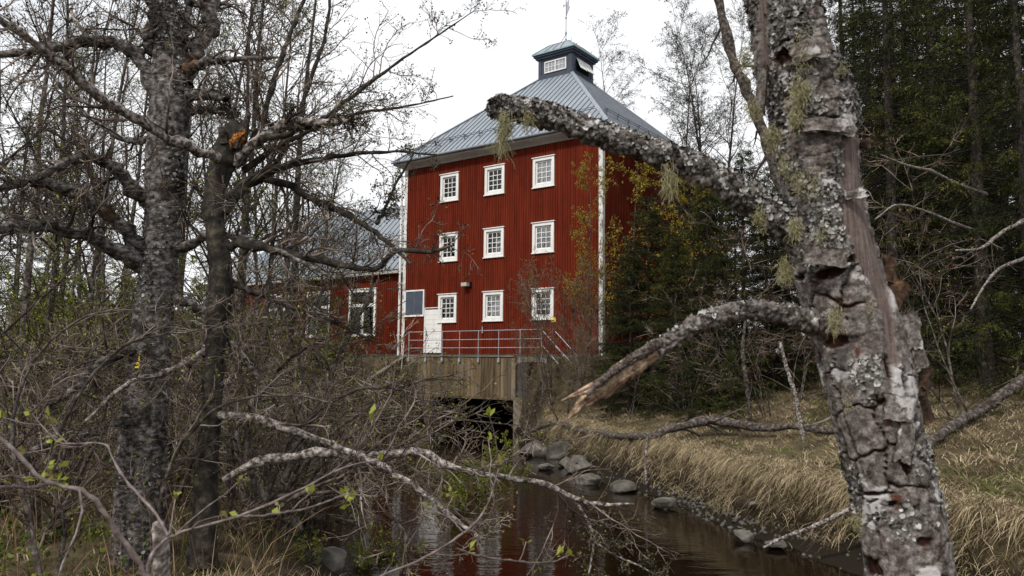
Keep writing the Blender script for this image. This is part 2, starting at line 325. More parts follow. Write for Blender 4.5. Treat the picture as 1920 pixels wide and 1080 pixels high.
q = np.stack([idx[:-1, :-1], idx[1:, :-1], idx[1:, 1:], idx[:-1, 1:]], -1).reshape(-1, 4)
tag(link('ground', mesh_np('ground', np.stack([GX, GY, GZ], -1).reshape(-1, 3), q, mat=M['soil'], smooth=True)), kind='structure')
wm = MB().poly([(-9, -10, 0), (10, -10, 0), (10, 46, 0), (-9, 46, 0)]).mesh('water', M['water'])
tag(link('water', wm), kind='structure')

# ------------------------------------------------------------------ the mill tower
mill = tag(empty('mill_tower', (FC[0], FC[1], 0), RZ), 'tall red board-clad mill tower with white windows and grey hipped roof', 'building')
HW, DEP, ZB, ZT = 5.5, 11.6, 3.14, 12.12
UC = [-2.66, 0.0, 2.64]; ZTOP = [11.51, 8.69, 5.87]; WW, WH = 1.10, 1.27
holes = [(u - WW / 2 + .13, u + WW / 2 - .13, z - WH + .13, z - .13) for z in ZTOP for u in UC]
door = (-4.02, -3.02, 3.19, 5.2); hatch = (-5.36, -4.10, 4.9, 6.17)
def wall_front(mb, u0, u1, z0, z1, hs, v, inner=.16):
    us = sorted({u0, u1, *[h[0] for h in hs], *[h[1] for h in hs]}); zs = sorted({z0, z1, *[h[2] for h in hs], *[h[3] for h in hs]})
    for a, b in zip(us[:-1], us[1:]):
        for c, d in zip(zs[:-1], zs[1:]):
            cu, cz = (a + b) / 2, (c + d) / 2
            if not any(h[0] < cu < h[1] and h[2] < cz < h[3] for h in hs): mb.poly([(a, v, c), (b, v, c), (b, v, d), (a, v, d)])
    for a, b, c, d in hs:
        mb.poly([(a, v, c), (a, v + inner, c), (a, v + inner, d), (a, v, d)]); mb.poly([(b, v, c), (b, v, d), (b, v + inner, d), (b, v + inner, c)])
        mb.poly([(a, v, c), (b, v, c), (b, v + inner, c), (a, v + inner, c)]); mb.poly([(a, v, d), (a, v + inner, d), (b, v + inner, d), (b, v, d)])
mb = MB(); wall_front(mb, -HW, HW, ZB, ZT, holes, 0)
mb.poly([(HW, 0, ZB), (HW, DEP, ZB), (HW, DEP, ZT), (HW, 0, ZT)]); mb.poly([(-HW, DEP, ZB), (-HW, 0, ZB), (-HW, 0, ZT), (-HW, DEP, ZT)]); mb.poly([(HW, DEP, ZB), (-HW, DEP, ZB), (-HW, DEP, ZT), (HW, DEP, ZT)])
me = bpy.data.meshes.new('wall'); me.from_pydata(mb.v, [], mb.f); me.materials.append(M['red']); link('wall', me, mill)
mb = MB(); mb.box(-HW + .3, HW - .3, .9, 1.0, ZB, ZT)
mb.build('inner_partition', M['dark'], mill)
# battens: narrow vertical cover strips, split round every opening
blocks = [(u - WW / 2 - .03, u + WW / 2 + .03, z - WH - .06, z + .05) for z in ZTOP for u in UC] + [(door[0] - .08, door[1] + .08, door[2] - .1, door[3] + .09), (hatch[0] - .02, hatch[1] + .02, hatch[2] - .02, hatch[3] + .02)]
mb = MB(); r2 = np.random.default_rng(3)
for k in range(86):
    u = -HW + .17 + k * .1255 + r2.uniform(-.008, .008); w2 = r2.uniform(.02, .03); th = r2.uniform(.018, .03)
    if u > HW - .16: break
    cuts = sorted([(b[2], b[3]) for b in blocks if b[0] - w2 < u < b[1] + w2]); z = ZB - r2.uniform(0, .04)
    for c in cuts + [(ZT, ZT)]:
        if c[0] - z > .05: mb.box(u - w2, u + w2, -th, .0, z, c[0])
        z = max(z, c[1])
for k in range(86):
    v = .17 + k * .134
    if v < DEP - .15: mb.box(HW, HW + .024, v - .025, v + .025, ZB, ZT)
tag(mb.build('battens', M['red'], mill), kind='stuff')
for u, v in ((-HW, 0), (HW, 0), (HW, DEP), (-HW, DEP)):
    mb = MB(); su, sv = (1 if u > 0 else -1), (1 if v > 0 else -1)
    a, b = (u - su * .15, u + su * .035); mb.box(min(a, b), max(a, b), min(v - sv * .001, v + sv * .035), max(v - sv * .001, v + sv * .035), ZB - .05, ZT)
    c, d = (v - sv * .15, v - sv * .002); mb.box(min(u + su * .001, u + su * .034), max(u + su * .001, u + su * .034), min(c, d), max(c, d), ZB - .05, ZT)
    mb.build('corner_board', M['dappled'], mill)
MB().box(-HW - .02, HW + .02, -.02, DEP + .02, 1.9, ZB - .003).build('foundation', M['foundation'], mill)
# downpipe on the left corner
mb = MB().tube((-HW - .12, -.14, 2.75), (-HW - .12, -.14, 11.75), .055, 10).tube((-HW - .12, -.14, 11.72), (-HW - .25, -.35, 12.2), .055, 10)
for z in (4, 6.5, 9, 11.3): mb.box(-HW - .19, -HW - .05, -.2, -.0, z, z + .05)
mb.build('downpipe', M['white'], mill)
# cornice and roof
OV, ZE, CUP, ZC = .45, 12.42, 1.0, 17.12; VC = DEP / 2
mb = MB(); OU = HW + OV
ring = [((-HW - .05, -.05), ZT - .06), ((-HW - .16, -.16), ZT + .02), ((-HW - OV + .04, -OV + .04), ZE - .16), ((-HW - OV, -OV), ZE - .12), ((-HW - OV, -OV), ZE - .02)]
def loop4(p): (a, b) = p; return [(a, b), (-a, b), (-a, DEP - b), (a, DEP - b)]
for (p, z), (p2, z2) in zip(ring[:-1], ring[1:]):
    A, B = loop4(p), loop4(p2)
    for i in range(4):
        j = (i + 1) % 4; mb.poly([(*A[i], z), (*A[j], z), (*B[j], z2), (*B[i], z2)])
mb.build('cornice', M['cornice'], mill)
mb = MB(); A = loop4((-HW - OV - .03, -OV - .03)); B = [(-CUP, VC - CUP), (CUP, VC - CUP), (CUP, VC + CUP), (-CUP, VC + CUP)]
for i in range(4):
    j = (i + 1) % 4; mb.poly([(*A[i], ZE), (*A[j], ZE), (*B[j], ZC), (*B[i], ZC)]); mb.poly([(*A[i], ZE), (*A[i], ZE - .05), (*A[j], ZE - .05), (*A[j], ZE)])
mb.poly([(*p, ZE - .05) for p in A])
roof = mb.build('roof', M['roof'], mill)
def face_frame(i):
    j = (i + 1) % 4; return [np.array((*A[i], ZE)), np.array((*A[j], ZE)), np.array((*B[j], ZC)), np.array((*B[i], ZC))]
for fi in range(4):
    a, b, c, d = face_frame(fi); e = b - a; Lw = np.linalg.norm(e); e = e / Lw; up = (d + c) / 2 - (a + b) / 2; Hs = np.linalg.norm(up); up = up / Hs; nrm = np.cross(e, up)
    half = 1.0; back = MB()
    for k in range(1, int(Lw / .33)):
        s = k * .33; edge = min(s, Lw - s); run = (Lw - 2 * half) / 2
        h1 = Hs * min(1.0, edge / run)
        p0 = a + e * s; p1 = p0 + up * h1 * .995
        m_ = back if fi in (2, 3) else MB()
        m_.prism([p0 - e * .014, p0 + e * .014, p1 + e * .014, p1 - e * .014], nrm * .035)
        if fi in (0, 1): m_.build('roof_seam', M['seam'], roof)
    if fi in (2, 3): tag(back.build('rear_seams', M['seam'], roof), kind='stuff')
    hip = MB(); hip.bar(b + nrm * .01, c + nrm * .01, .16, .05, up=nrm); hip.build('hip_cap', M['roof'], roof)
    if fi in (0, 1):
        mb = MB(); sg = []
        for tt in (.17,):
            p = a + up * Hs * tt + e * (Hs * 0 + Lw * .085); q_ = b + up * Hs * tt - e * (Lw * .085)
            for dz in (.13, .21): mb.tube(p + nrm * dz, q_ + nrm * dz, .016, 6)
            nb_ = 11
            for k in range(nb_):
                r_ = p + (q_ - p) * (k + .2) / nb_; mb.bar(r_ + up * -.12, r_ + nrm * .24, .035, .05, up=e); mb.bar(r_ + up * .2, r_ + nrm * .1, .035, .02, up=e)
        mb.build('snow_guard', M['seam'], mill)
mb = MB().tube((-OU - .02, -OV - .1, ZE - .03), (OU + .02, -OV - .1, ZE - .03), .06, 8); mb.tube((OU + .1, -OV, ZE - .03), (OU + .1, DEP + OV, ZE - .03), .06, 8)
mb.build('gutter', M['roof'], mill)
# cupola
cw = MB().box(-CUP, CUP, VC - CUP, VC + CUP, ZC - .3, 18.3); cup = cw.build('cupola', M['cupola'], mill)
def frame_on(mb, face, a0, a1, z0, z1, t, p0=0.0, p1=.04):
    """a picture frame on one cupola face: face 0 front (v), 1 right (u)"""
    for (x0, x1, y0, y1) in ((a0, a1, z0, z0 + t), (a0, a1, z1 - t, z1), (a0, a0 + t, z0 + t, z1 - t), (a1 - t, a1, z0 + t, z1 - t)):
        if face == 0: mb.box(x0, x1, VC - CUP - p1, VC - CUP - p0, y0, y1)
        else: mb.box(CUP + p0, CUP + p1, VC + x0, VC + x1, y0, y1)
for fc_ in (0, 1):
    mb = MB(); frame_on(mb, fc_, -CUP, CUP, ZC - .02, 18.28, .19, 0, .035); mb.build('corner_trim', M['cupola'], cup)
mb = MB(); e1, e2 = CUP + .12, CUP + .2
for (e_, z0, z1) in ((e1, 18.16, 18.26), (e2, 18.26, 18.36)): mb.box(-e_, e_, VC - e_, VC + e_, z0, z1)
mb.build('cupola_cornice', M['cupola'], cup)
mb = MB(); lv = [(CUP + .26, 18.36), (CUP + .25, 18.41), (.62, 18.98), (.16, 19.2), (.05, 19.34)]
for (r0, z0), (r1, z1) in zip(lv[:-1], lv[1:]):
    Aq = [(-r0, -r0), (r0, -r0), (r0, r0), (-r0, r0)]; Bq = [(-r1, -r1), (r1, -r1), (r1, r1), (-r1, r1)]
    for i in range(4):
        j = (i + 1) % 4; mb.poly([(Aq[i][0], VC + Aq[i][1], z0), (Aq[j][0], VC + Aq[j][1], z0), (Bq[j][0], VC + Bq[j][1], z1), (Bq[i][0], VC + Bq[i][1], z1)])
mb.poly([(x, VC + y, 18.36) for x, y in ((-1.26, -1.26), (1.26, -1.26), (1.26, 1.26), (-1.26, 1.26))])
mb.build('cupola_roof', M['roof'], cup)
for fi, sx in ((0, -1), (0, 0), (0, 1), (1, -1), (1, 0), (1, 1)):
    mb = MB(); pts = []
    for (r0, z0) in lv[1:4]:
        a = sx * min(.48, r0 * (.45 if sx else 0)); pts.append((a, VC - r0, z0 + .012) if fi == 0 else (r0, VC + a, z0 + .012))
    for p, q_ in zip(pts[:-1], pts[1:]): mb.bar(p, q_, .03, .04)
    mb.build('cupola_roof_seam', M['seam'], cup)
mb = MB()
for sx, sy in ((-1, -1), (1, -1), (1, 1)):
    pts = [(sx * r0, VC + sy * r0, z0 + .01) for r0, z0 in lv[1:4]]
    for p, q_ in zip(pts[:-1], pts[1:]): mb.bar(p, q_, .07, .04)
e_ = CUP + .262
mb.bar((-e_, VC - e_, 18.385), (e_, VC - e_, 18.385), .02, .06); mb.bar((e_, VC - e_, 18.385), (e_, VC + e_, 18.385), .02, .06)
mb.build('verdigris_edging', M['verdigris'], cup)
# cupola windows: a fixed pair in front, a pair pushed open at the side
cwin = MB(); frame_on(cwin, 0, -.62, .68, 17.38, 17.98, .055, .0, .05); cwin.box(-.0, .06, VC - CUP - .05, VC - CUP, 17.43, 17.93)
cw_o = cwin.build('cupola_window', M['white'], cup)
for s0 in (-.565, .06):
    for k in range(3):
        for r in range(2):
            a0 = s0 + k * .19; MB().box(a0 + .012, a0 + .178, VC - CUP - .012, VC - CUP - .004, 17.43 + r * .25 + .012, 17.43 + r * .25 + .238).build('pane', M['pane_grey'], cw_o)
    mb = MB()
    for k in (1, 2): mb.box(s0 + k * .19 - .012, s0 + k * .19 + .012, VC - CUP - .03, VC - CUP - .001, 17.43, 17.93)
    mb.box(s0, s0 + .57, VC - CUP - .028, VC - CUP - .001, 17.668, 17.692); mb.build('glazing_bars', M['white'], cw_o)
MB().box(CUP, CUP + .006, VC - .62, VC + .62, 17.36, 17.96).build('opening_shade_panel', M['dark'], cup)  # flat panel on the solid wall, painted as the shade inside
for s0, tl in ((-.62, .26), (.02, .3)):
    h = MB()
    for (a, b, c, d) in ((0, .6, 0, .05), (0, .6, .55, .6), (0, .05, .05, .55), (.55, .6, .05, .55), (.05, .55, .285, .315), (.2, .225, .05, .55), (.375, .4, .05, .55)):
        P = [(CUP + .03 + tl * (.6 - z_) / .6, VC + s0 + x_, 17.96 - (.6 - z_) * .93) for x_, z_ in ((a, c), (b, c), (b, d), (a, d))]; h.prism(P, (.025, 0, .01))
    ho = h.build('open_casement', M['white'], cup)
    P = [(CUP + .035 + tl * (.6 - z_) / .6, VC + s0 + x_, 17.96 - (.6 - z_) * .93) for x_, z_ in ((.05, .05), (.55, .05), (.55, .55), (.05, .55))]
    MB().prism(P, (.006, 0, .002)).build('pane', M['painted_reflection'], ho)  # opaque pane, pale sky reflection in its colour
# finial and weather vane
mb = MB().tube((0, VC, 19.25), (0, VC, 22.6), .018, 6).tube((0, VC, 19.32), (0, VC, 19.4), .05, 8).tube((0, VC, 19.66), (0, VC, 19.78), .045, 8).tube((0, VC, 20.5), (0, VC, 20.58), .04, 8)
mb.bar((0, VC, 19.66), (-.32, VC, 19.3), .02); vane_rod = mb.build('finial_rod', M['seam'], mill)
mb = MB(); mb.prism([(.0, VC, 20.62), (.16, VC - .06, 20.85), (.29, VC - .1, 21.02), (.2, VC - .07, 21.12), (.24, VC - .09, 21.62), (.12, VC - .04, 21.4), (.0, VC, 21.35)], (.012, .012, 0)); mb.box(-.16, 0, VC - .01, VC + .01, 21.22, 21.26)
mb.prism([(-.16, VC, 21.14), (-.06, VC, 21.24), (-.16, VC, 21.34), (-.2, VC, 21.24)], (0, .015, 0))
mb.build('weather_vane', M['steel'], mill)
# windows of the facade
cas = MB()
for (a, b, c, d) in ((-WW / 2, WW / 2, -.13, 0.0), (-WW / 2, -WW / 2 + .13, -WH + .13, -.13), (WW / 2 - .13, WW / 2, -WH + .13, -.13), (-WW / 2, WW / 2, -WH, -WH + .13)):
    cas.box(a, b, -.05, .01, c, d)
cas.box(-WW / 2 - .05, WW / 2 + .05, -.09, .01, .003, .04); cas.box(-WW / 2 - .03, WW / 2 + .03, -.085, .012, -WH - .045, -WH - .003)
cas_me = cas.mesh('window', M['white'])
sw, sh = WW - .26, WH - .26; pw, ph = (sw - .14) / 3, (sh - .14) / 4
sash = MB()
for (a, b, c, d) in ((-sw / 2, sw / 2, -.07, 0), (-sw / 2, sw / 2, -sh, -sh + .07), (-sw / 2, -sw / 2 + .07, -sh + .07, -.07), (sw / 2 - .07, sw / 2, -sh + .07, -.07)):
    sash.box(a, b, .015, .06, c, d)
for k in (1, 2): sash.box(-sw / 2 + .07 + k * pw - .014, -sw / 2 + .07 + k * pw + .014, .02, .05, -sh + .07, -.07)
for k in (1, 2, 3): sash.box(-sw / 2 + .07, sw / 2 - .07, .021, .049, -.07 - k * ph - .014, -.07 - k * ph + .014)
sash_me = sash.mesh('sash', M['white']); pane_me = MB().box(-pw / 2, pw / 2, 0, .006, -ph, 0).mesh('pane', M['glass'])
reflect_me = MB()
for k in range(12):
    a = -sw / 2 + k * sw / 12; reflect_me.poly([(a, .075 + .015 * (k % 2), -sh), (a + sw / 12, .075 + .015 * ((k + 1) % 2), -sh), (a + sw / 12, .075 + .015 * ((k + 1) % 2), 0), (a, .075 + .015 * (k % 2), 0)])
reflect_me = reflect_me.mesh('painted_reflection', M['painted_reflection'])
for r, z in enumerate(ZTOP):
    for c, u in enumerate(UC):
        wo = link('window', cas_me, mill, (u, 0, z))
        link('sash', sash_me, wo, (0, 0, -.13))
        for i in range(3):
            for j in range(4): link('pane', pane_me, wo, (-sw / 2 + .07 + (i + .5) * pw, .033, -.13 - .07 - j * ph))
        if r == 0 or (r == 1 and c == 2): link('painted_reflection', reflect_me, wo, (0, 0, -.13))  # pleated pale sheet behind the glass imitates reflected sky
# door, covered hatch, lamp, warning plate
mb = MB().box(door[0] + .001, door[1] - .001, -.03, .0, door[2], door[3])
dm = mb.build('door', M['white'], mill)
mb = MB().box(door[0] - .05, door[0], -.05, .0, door[2], door[3] + .06).box(door[1], door[1] + .04, -.05, 0, door[2], door[3] + .06).box(door[0] - .05, door[1] + .04, -.06, 0, door[3] + .063, door[3] + .1); mb.build('door_frame', M['white'], dm)
mb = MB()
for k in range(1, 9): mb.box(door[0] + .02, door[1] - .02, -.034, -.0305, door[2] + k * .22, door[2] + k * .22 + .008)
mb.build('door_joints', M['lamp'], dm)
MB().box(door[0] + .1, door[0] + .15, -.09, -.03, 4.02, 4.08).build('handle', M['seam'], dm); MB().box(door[0] + .105, door[0] + .145, -.045, -.03, 4.17, 4.21).build('keyhole', M['seam'], dm)
a, b, c, d = hatch
hm = MB().box(a + .07, b - .07, -.03, -.005, c + .08, d - .07).build('hatch', M['hatch'], mill)
mb = MB().box(a, b, -.06, 0, c, c + .08).box(a, b, -.06, 0, d - .07, d).box(a, a + .07, -.06, 0, c + .08, d - .07).box(b - .07, b, -.06, 0, c + .08, d - .07); mb.build('hatch_frame', M['white'], hm)
mb = MB().box((a + b) / 2 - .012, (a + b) / 2 + .012, -.04, -.03, c + .08, d - .07)
mb.build('hatch_joint', M['seam'], hm)
MB().box(-1.62, -1.3, -.32, -.12, 6.17, 6.33).build('wall_lamp', M['lamp'], mill); MB().box(-1.36, -1.24, -.12, 0, 6.14, 6.38).build('lamp_bracket', M['black'], mill)
ys = tag(MB().box(3.09, 3.31, -.055, -.04, 4.46, 4.66).build('warning_plate', M['yellow'], mill)); MB().box(3.12, 3.28, -.057, -.0555, 4.5, 4.52).box(3.14, 3.26, -.057, -.0555, 4.58, 4.6).build('print', M['black'], ys)

# ------------------------------------------------------------------ the low wing on the left
wing = tag(empty('low_wing', (FC[0], FC[1], 0), RZ), 'low red wing with tall white windows and slate-grey roof left of tower', 'building')
AV, A0, A1, AZB, AZE = 1.0, -22.5, -HW - .02, 3.16, 7.3
AW = [(-10.42, -8.39, 4.05, 6.5), (-13.86, -11.96, 4.05, 6.5), (-17.4, -15.4, 4.05, 6.5)]
mb = MB(); wall_front(mb, A0, A1, AZB, AZE, [(p + .12, q_ - .12, r + .12, s - .12) for p, q_, r, s in AW], AV)
mb.poly([(A0, AV, AZB), (A0, AV + 8, AZB), (A0, AV + 8, AZE), (A0, AV, AZE)]); mb.poly([(A0, AV + 8, AZB), (A1, AV + 8, AZB), (A1, AV + 8, AZE), (A0, AV + 8, AZE)])
me = bpy.data.meshes.new('wall'); me.from_pydata(mb.v, [], mb.f); me.materials.append(M['red']); link('wall', me, wing)
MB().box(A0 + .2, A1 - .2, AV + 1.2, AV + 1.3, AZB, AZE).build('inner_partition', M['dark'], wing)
mb = MB(); k = 0
while A0 + .1 + k * .14 < A1 - .1:
    u = A0 + .1 + k * .14; k += 1; z = AZB
    for c_ in sorted([(b[2] - .05, b[3] + .05) for b in AW if b[0] - .05 < u < b[1] + .05]) + [(AZE, AZE)]:
        if c_[0] - z > .05: mb.box(u - .026, u + .026, AV - .025, AV, z, c_[0])
        z = max(z, c_[1])
tag(mb.build('battens', M['red'], wing), kind='stuff')
MB().box(A0 - .02, A1, AV - .03, AV + 8, 1.9, AZB - .003).build('foundation', M['foundation'], wing)
MB().box(A0 - .3, A1, AV - .35, AV - .0, AZE - .12, AZE + .05).build('eaves', M['cornice'], wing)
RD, RZT = AV + 4, 11.75; E0 = AV - .4; EB = AV + 8.4
mb = MB(); mb.poly([(A0 - .3, E0, AZE + .06), (A1, E0, AZE + .06), (A1, RD, RZT), (A0 + 4.2, RD, RZT)]); mb.poly([(A0 - .3, EB, AZE + .06), (A0 - .3, E0, AZE + .06), (A0 + 4.2, RD, RZT)]); mb.poly([(A1, EB, AZE + .06), (A0 - .3, EB, AZE + .06), (A0 + 4.2, RD, RZT), (A1, RD, RZT)])
wr = mb.build('roof', M['roof'], wing)
mb = MB(); a = np.array((A0 - .3, E0, AZE + .06)); upv = np.array((0, RD - E0, RZT - AZE - .06)); k = 1
while A0 - .3 + k * .42 < A1:
    p0 = a + np.array((k * .42, 0, 0)); fr = min(1, k * .42 / 4.5); mb.bar(p0, p0 + upv * fr, .03, .07); k += 1
tag(mb.build('roof_seams', M['seam'], wr), kind='stuff')
ch = MB().box(-8.9, -7.75, RD - .45, RD + .45, RZT - .6, RZT + 1.15).build('chimney', M['brick'], wing); MB().box(-8.98, -7.67, RD - .53, RD + .53, RZT + 1.153, RZT + 1.28).build('chimney_cap', M['concrete'], ch)
for (p, q_, r, s) in AW:
    mb = MB().box(p, q_, AV - .06, AV, r, r + .14).box(p, q_, AV - .06, AV, s - .14, s).box(p, p + .14, AV - .06, AV, r + .14, s - .14).box(q_ - .14, q_, AV - .06, AV, r + .14, s - .14)
    mb.box(p - .05, q_ + .05, AV - .1, AV, s + .003, s + .05); wo = mb.build('window', M['white'], wing)
    zt = r + (s - r) * .66; um = (p + q_) / 2
    MB().box(p + .14, q_ - .14, AV - .03, AV + .05, zt - .08, zt + .08).box(um - .1, um + .1, AV - .028, AV + .05, r + .14, zt - .08).build('sash', M['white'], wo)
    for (x0, x1, z0, z1) in ((p + .14, um - .1, r + .14, zt - .08), (um + .1, q_ - .14, r + .14, zt - .08), (p + .14, q_ - .14, zt + .08, s - .14)):
        MB().box(x0, x1, AV + .02, AV + .026, z0, z1).build('pane', M['glass'], wo)

# ------------------------------------------------------------------ deck, culvert and stairs in front of the tower
VO = -1.2
cul = tag(empty('culvert_headwall', (FC[0], FC[1], 0), RZ), 'brown stained plank headwall above the black culvert mouth', 'culvert')
MB().box(-4.4, 3.6, VO + .14, -.03, 2.8, 3.0).build('deck', M['concrete'], cul)
MB().box(-4.4, 2.06, VO - .05, VO + .13, 3.0, 3.06).build('coping', M['concrete'], cul)
MB().box(-4.4, -2.45, VO + .1, -.05, -.7, 2.8).build('abutment', M['foundation'], cul); MB().box(2.1, 2.66, VO - .1, VO + .5, -.7, 1.36).build('pillar', M['concrete'], cul)  # both abutments coloured dark to paint in the shade of the culvert mouth
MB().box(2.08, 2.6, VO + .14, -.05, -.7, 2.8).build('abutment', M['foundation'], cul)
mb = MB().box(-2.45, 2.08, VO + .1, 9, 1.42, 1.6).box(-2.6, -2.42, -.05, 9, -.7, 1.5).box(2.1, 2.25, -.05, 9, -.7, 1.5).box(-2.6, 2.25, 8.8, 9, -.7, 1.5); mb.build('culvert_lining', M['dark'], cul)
MB().box(-2.5, 2.1, VO - .03, VO + .1, 1.24, 1.32).build('lower_beam', M['plank'], cul)
r3 = np.random.default_rng(5); u = -4.35
while u < 2.06:
    wd = r3.uniform(.15, .23); z0 = 1.325 if u > -2.6 else -.5
    MB().box(-wd / 2 + .004, wd / 2 - .004, -r3.uniform(.0, .012), .09, z0, 2.995 - r3.uniform(0, .006)).build('plank', M['plank'], cul, loc=(u + wd / 2, VO, 0)); u += wd
ww = tag(empty('wing_wall', (0, 0, 0)), 'sloping plank wing wall left of the black culvert mouth', 'retaining wall')
p0, p1 = fac(-4.2, VO - .02), np.array([-6.55, 29.6]); L_ = np.linalg.norm(p1 - p0); t_ = (p1 - p0) / L_; n_ = int(L_ / .2); ang = math.atan2(t_[1], t_[0])
for k in range(n_):
    c = p0 + t_ * (k + .5) * L_ / n_; zt = 2.95 - 1.75 * (k + .5) / n_
    MB().box(-L_ / n_ / 2 + .004, L_ / n_ / 2 - .004, -.05, .05 - r3.uniform(0, .012), -.5, zt).build('plank', M['plank'], ww, loc=(c[0], c[1], 0), rot=(0, 0, ang))
mb = MB().bar((*p0, 2.99), (*p1, 1.22), .2, .07); mb.build('coping', M['concrete'], ww)
rail = tag(empty('deck_railing', (FC[0], FC[1], 0), RZ), 'thin galvanised steel railing along the deck below the windows', 'railing')
us = [-3.83, -2.8, -1.82, -.82, .22, 1.3, 2.4, 3.45]
for u in us: MB().tube((u, VO - .08, 2.8), (u, VO - .08, 4.1), .017, 8).box(u - .05, u + .05, VO - .1, VO - .055, 2.78, 2.95).build('post', M['steel'], rail)
for z in (3.38, 3.73, 4.1): MB().tube((-3.86, VO - .08, z), (3.47, VO - .08, z), .016, 8).build('rail', M['steel'], rail)
MB().tube((-3.86, VO - .08, 4.1), (-4.9, VO - .08, 3.3), .021, 8).build('rail', M['steel'], rail)
MB().tube((-.55, -.06, 4.05), (-.55, -.06, 4.35), .03, 8).build('vent_pipe', M['steel'], mill)
st = tag(empty('steel_stairs', (FC[0], FC[1], 0), RZ), 'galvanised steel stairs with handrails leading off the deck end', 'stairs')
for v in (VO - .08, -.35):
    for z in (3.0, 3.45, 4.05): MB().tube((3.5, v, z), (5.1, v, z - 1.5), .016, 8).build('handrail', M['steel'], st)
    MB().bar((3.5, v, 2.9), (5.1, v, 1.4), .04, .2).build('stringer', M['steel'], st)
    for u, z in ((5.0, 1.4),): MB().tube((u, v, z), (u, v, z + 1.2), .021, 8).build('post', M['steel'], st)
for k in range(7): MB().box(3.52 + k * .21, 3.75 + k * .21, VO - .06, -.37, 2.83 - k * .2, 2.86 - k * .2).build('tread', M['steel'], st)

# ------------------------------------------------------------------ growing branches, leaves, grass
def unit(a): return a / np.maximum(np.linalg.norm(a, axis=-1, keepdims=True), 1e-9)
def tubes(P, R, sides=4):
    """P (N,n,3) polylines, R (N,n) radii -> verts, quads"""
    N_, n = P.shape[:2]
    T = unit(np.gradient(P, axis=1)); mean = unit(P[:, -1] - P[:, 0])
    ref = np.where(np.abs(mean[:, 2:3]) > .8, np.array([1., 0, 0]), np.array([0, 0, 1.]))[:, None, :]
    U_ = unit(np.cross(T, ref)); W_ = np.cross(T, U_)
    a = np.arange(sides) * 2 * np.pi / sides
    V = P[:, :, None, :] + R[:, :, None, None] * (np.cos(a)[:, None] * U_[:, :, None, :] + np.sin(a)[:, None] * W_[:, :, None, :])
    i = np.arange(N_ * n * sides).reshape(N_, n, sides); j = np.roll(i, -1, axis=2)
    Q = np.stack([i[:, :-1], j[:, :-1], j[:, 1:], i[:, 1:]], -1).reshape(-1, 4)
    return V.reshape(-1, 3), Q
def pack(parts):
    """join (V, Q) pairs"""
    V, Q, o = [], [], 0
    for v, q in parts: V.append(v); Q.append(q + o); o += len(v)
    return np.concatenate(V), np.concatenate(Q)
def samp(P, R, k, t):
    n = P.shape[1]; x = t * (n - 1); i = np.clip(x.astype(int), 0, n - 2); f = (x - i)[:, None]
    p = P[k, i] * (1 - f) + P[k, i + 1] * f; r = R[k, i] * (1 - f[:, 0]) + R[k, i + 1] * f[:, 0]
    return p, r, unit(P[k, i + 1] - P[k, i])
def grow(g, P, R, k, t=(.25, 1.), L=(.3, .6), ang=(35, 70), up=.0, wig=.18, n=5, rr=.62, tip=.0015, absL=False, taper=.55, flat=0.0):
    N_ = len(P); ix = np.repeat(np.arange(N_), k); tt = g.uniform(t[0], t[1], len(ix)); p, r, T = samp(P, R, ix, tt)
    pl = np.linalg.norm(np.diff(P, axis=1), axis=2).sum(1)[ix] if not absL else 1.0
    ln = g.uniform(L[0], L[1], len(ix)) * pl * (1.0 - taper * tt)
    rnd = g.normal(size=(len(ix), 3)); rnd[:, 2] *= (1 - flat); perp = unit(np.cross(T, rnd)); a = np.radians(g.uniform(ang[0], ang[1], len(ix)))[:, None]
    d = unit(np.cos(a) * T + np.sin(a) * perp)
    out = np.zeros((len(ix), n, 3)); out[:, 0] = p; st = (ln / (n - 1))[:, None]
    for s in range(1, n):
        d = unit(d + wig * g.normal(size=d.shape) + np.array([0, 0, up])); out[:, s] = out[:, s - 1] + d * st
    r0 = np.maximum(r * rr, tip * 1.3); rad = r0[:, None] + (tip - r0[:, None]) * np.linspace(0, 1, n) ** .8
    return out, np.maximum(rad, tip)
def leaves(g, P, R, k, size=(.02, .04), t=(.2, 1), spread=.02, hang=.0, cup=False):
    """k small two-triangle leaves on every twig -> verts, quads, tint"""
    ix = np.repeat(np.arange(len(P)), k); p, r, T = samp(P, R, ix, g.uniform(t[0], t[1], len(ix)))
    p = p + g.normal(size=p.shape) * spread; a = unit(g.normal(size=p.shape) + T * .6 - np.array([0, 0, hang])); b = unit(np.cross(a, g.normal(size=p.shape)))
    s = g.uniform(size[0], size[1], len(ix))[:, None]
    c = np.cross(a, b) * s * .12
    V = np.stack([p, p + a * s * .5 + b * s * .32 + c, p + a * s, p + a * s * .5 - b * s * .32 + c], 1).reshape(-1, 3)
    Q = np.arange(len(ix) * 4).reshape(-1, 4)
    return V, Q, np.repeat(g.uniform(0, 1, len(ix)), 4)
def smooth_line(pts, m):
    """Catmull-Rom through control points (K, 4): xyz + radius"""
    pts = np.asarray(pts, float); K = len(pts); e = np.vstack([2 * pts[0] - pts[1], pts, 2 * pts[-1] - pts[-2]])
    x = np.linspace(0, K - 1, m); i = np.clip(x.astype(int), 0, K - 2); f = (x - i)[:, None]
    p0, p1, p2, p3 = e[i], e[i + 1], e[i + 2], e[i + 3]
    o = .5 * (2 * p1 + (p2 - p0) * f + (2 * p0 - 5 * p1 + 4 * p2 - p3) * f ** 2 + (3 * p1 - p0 - 3 * p2 + p3) * f ** 3)
    o[:, 3] = np.maximum(o[:, 3], .001); return o
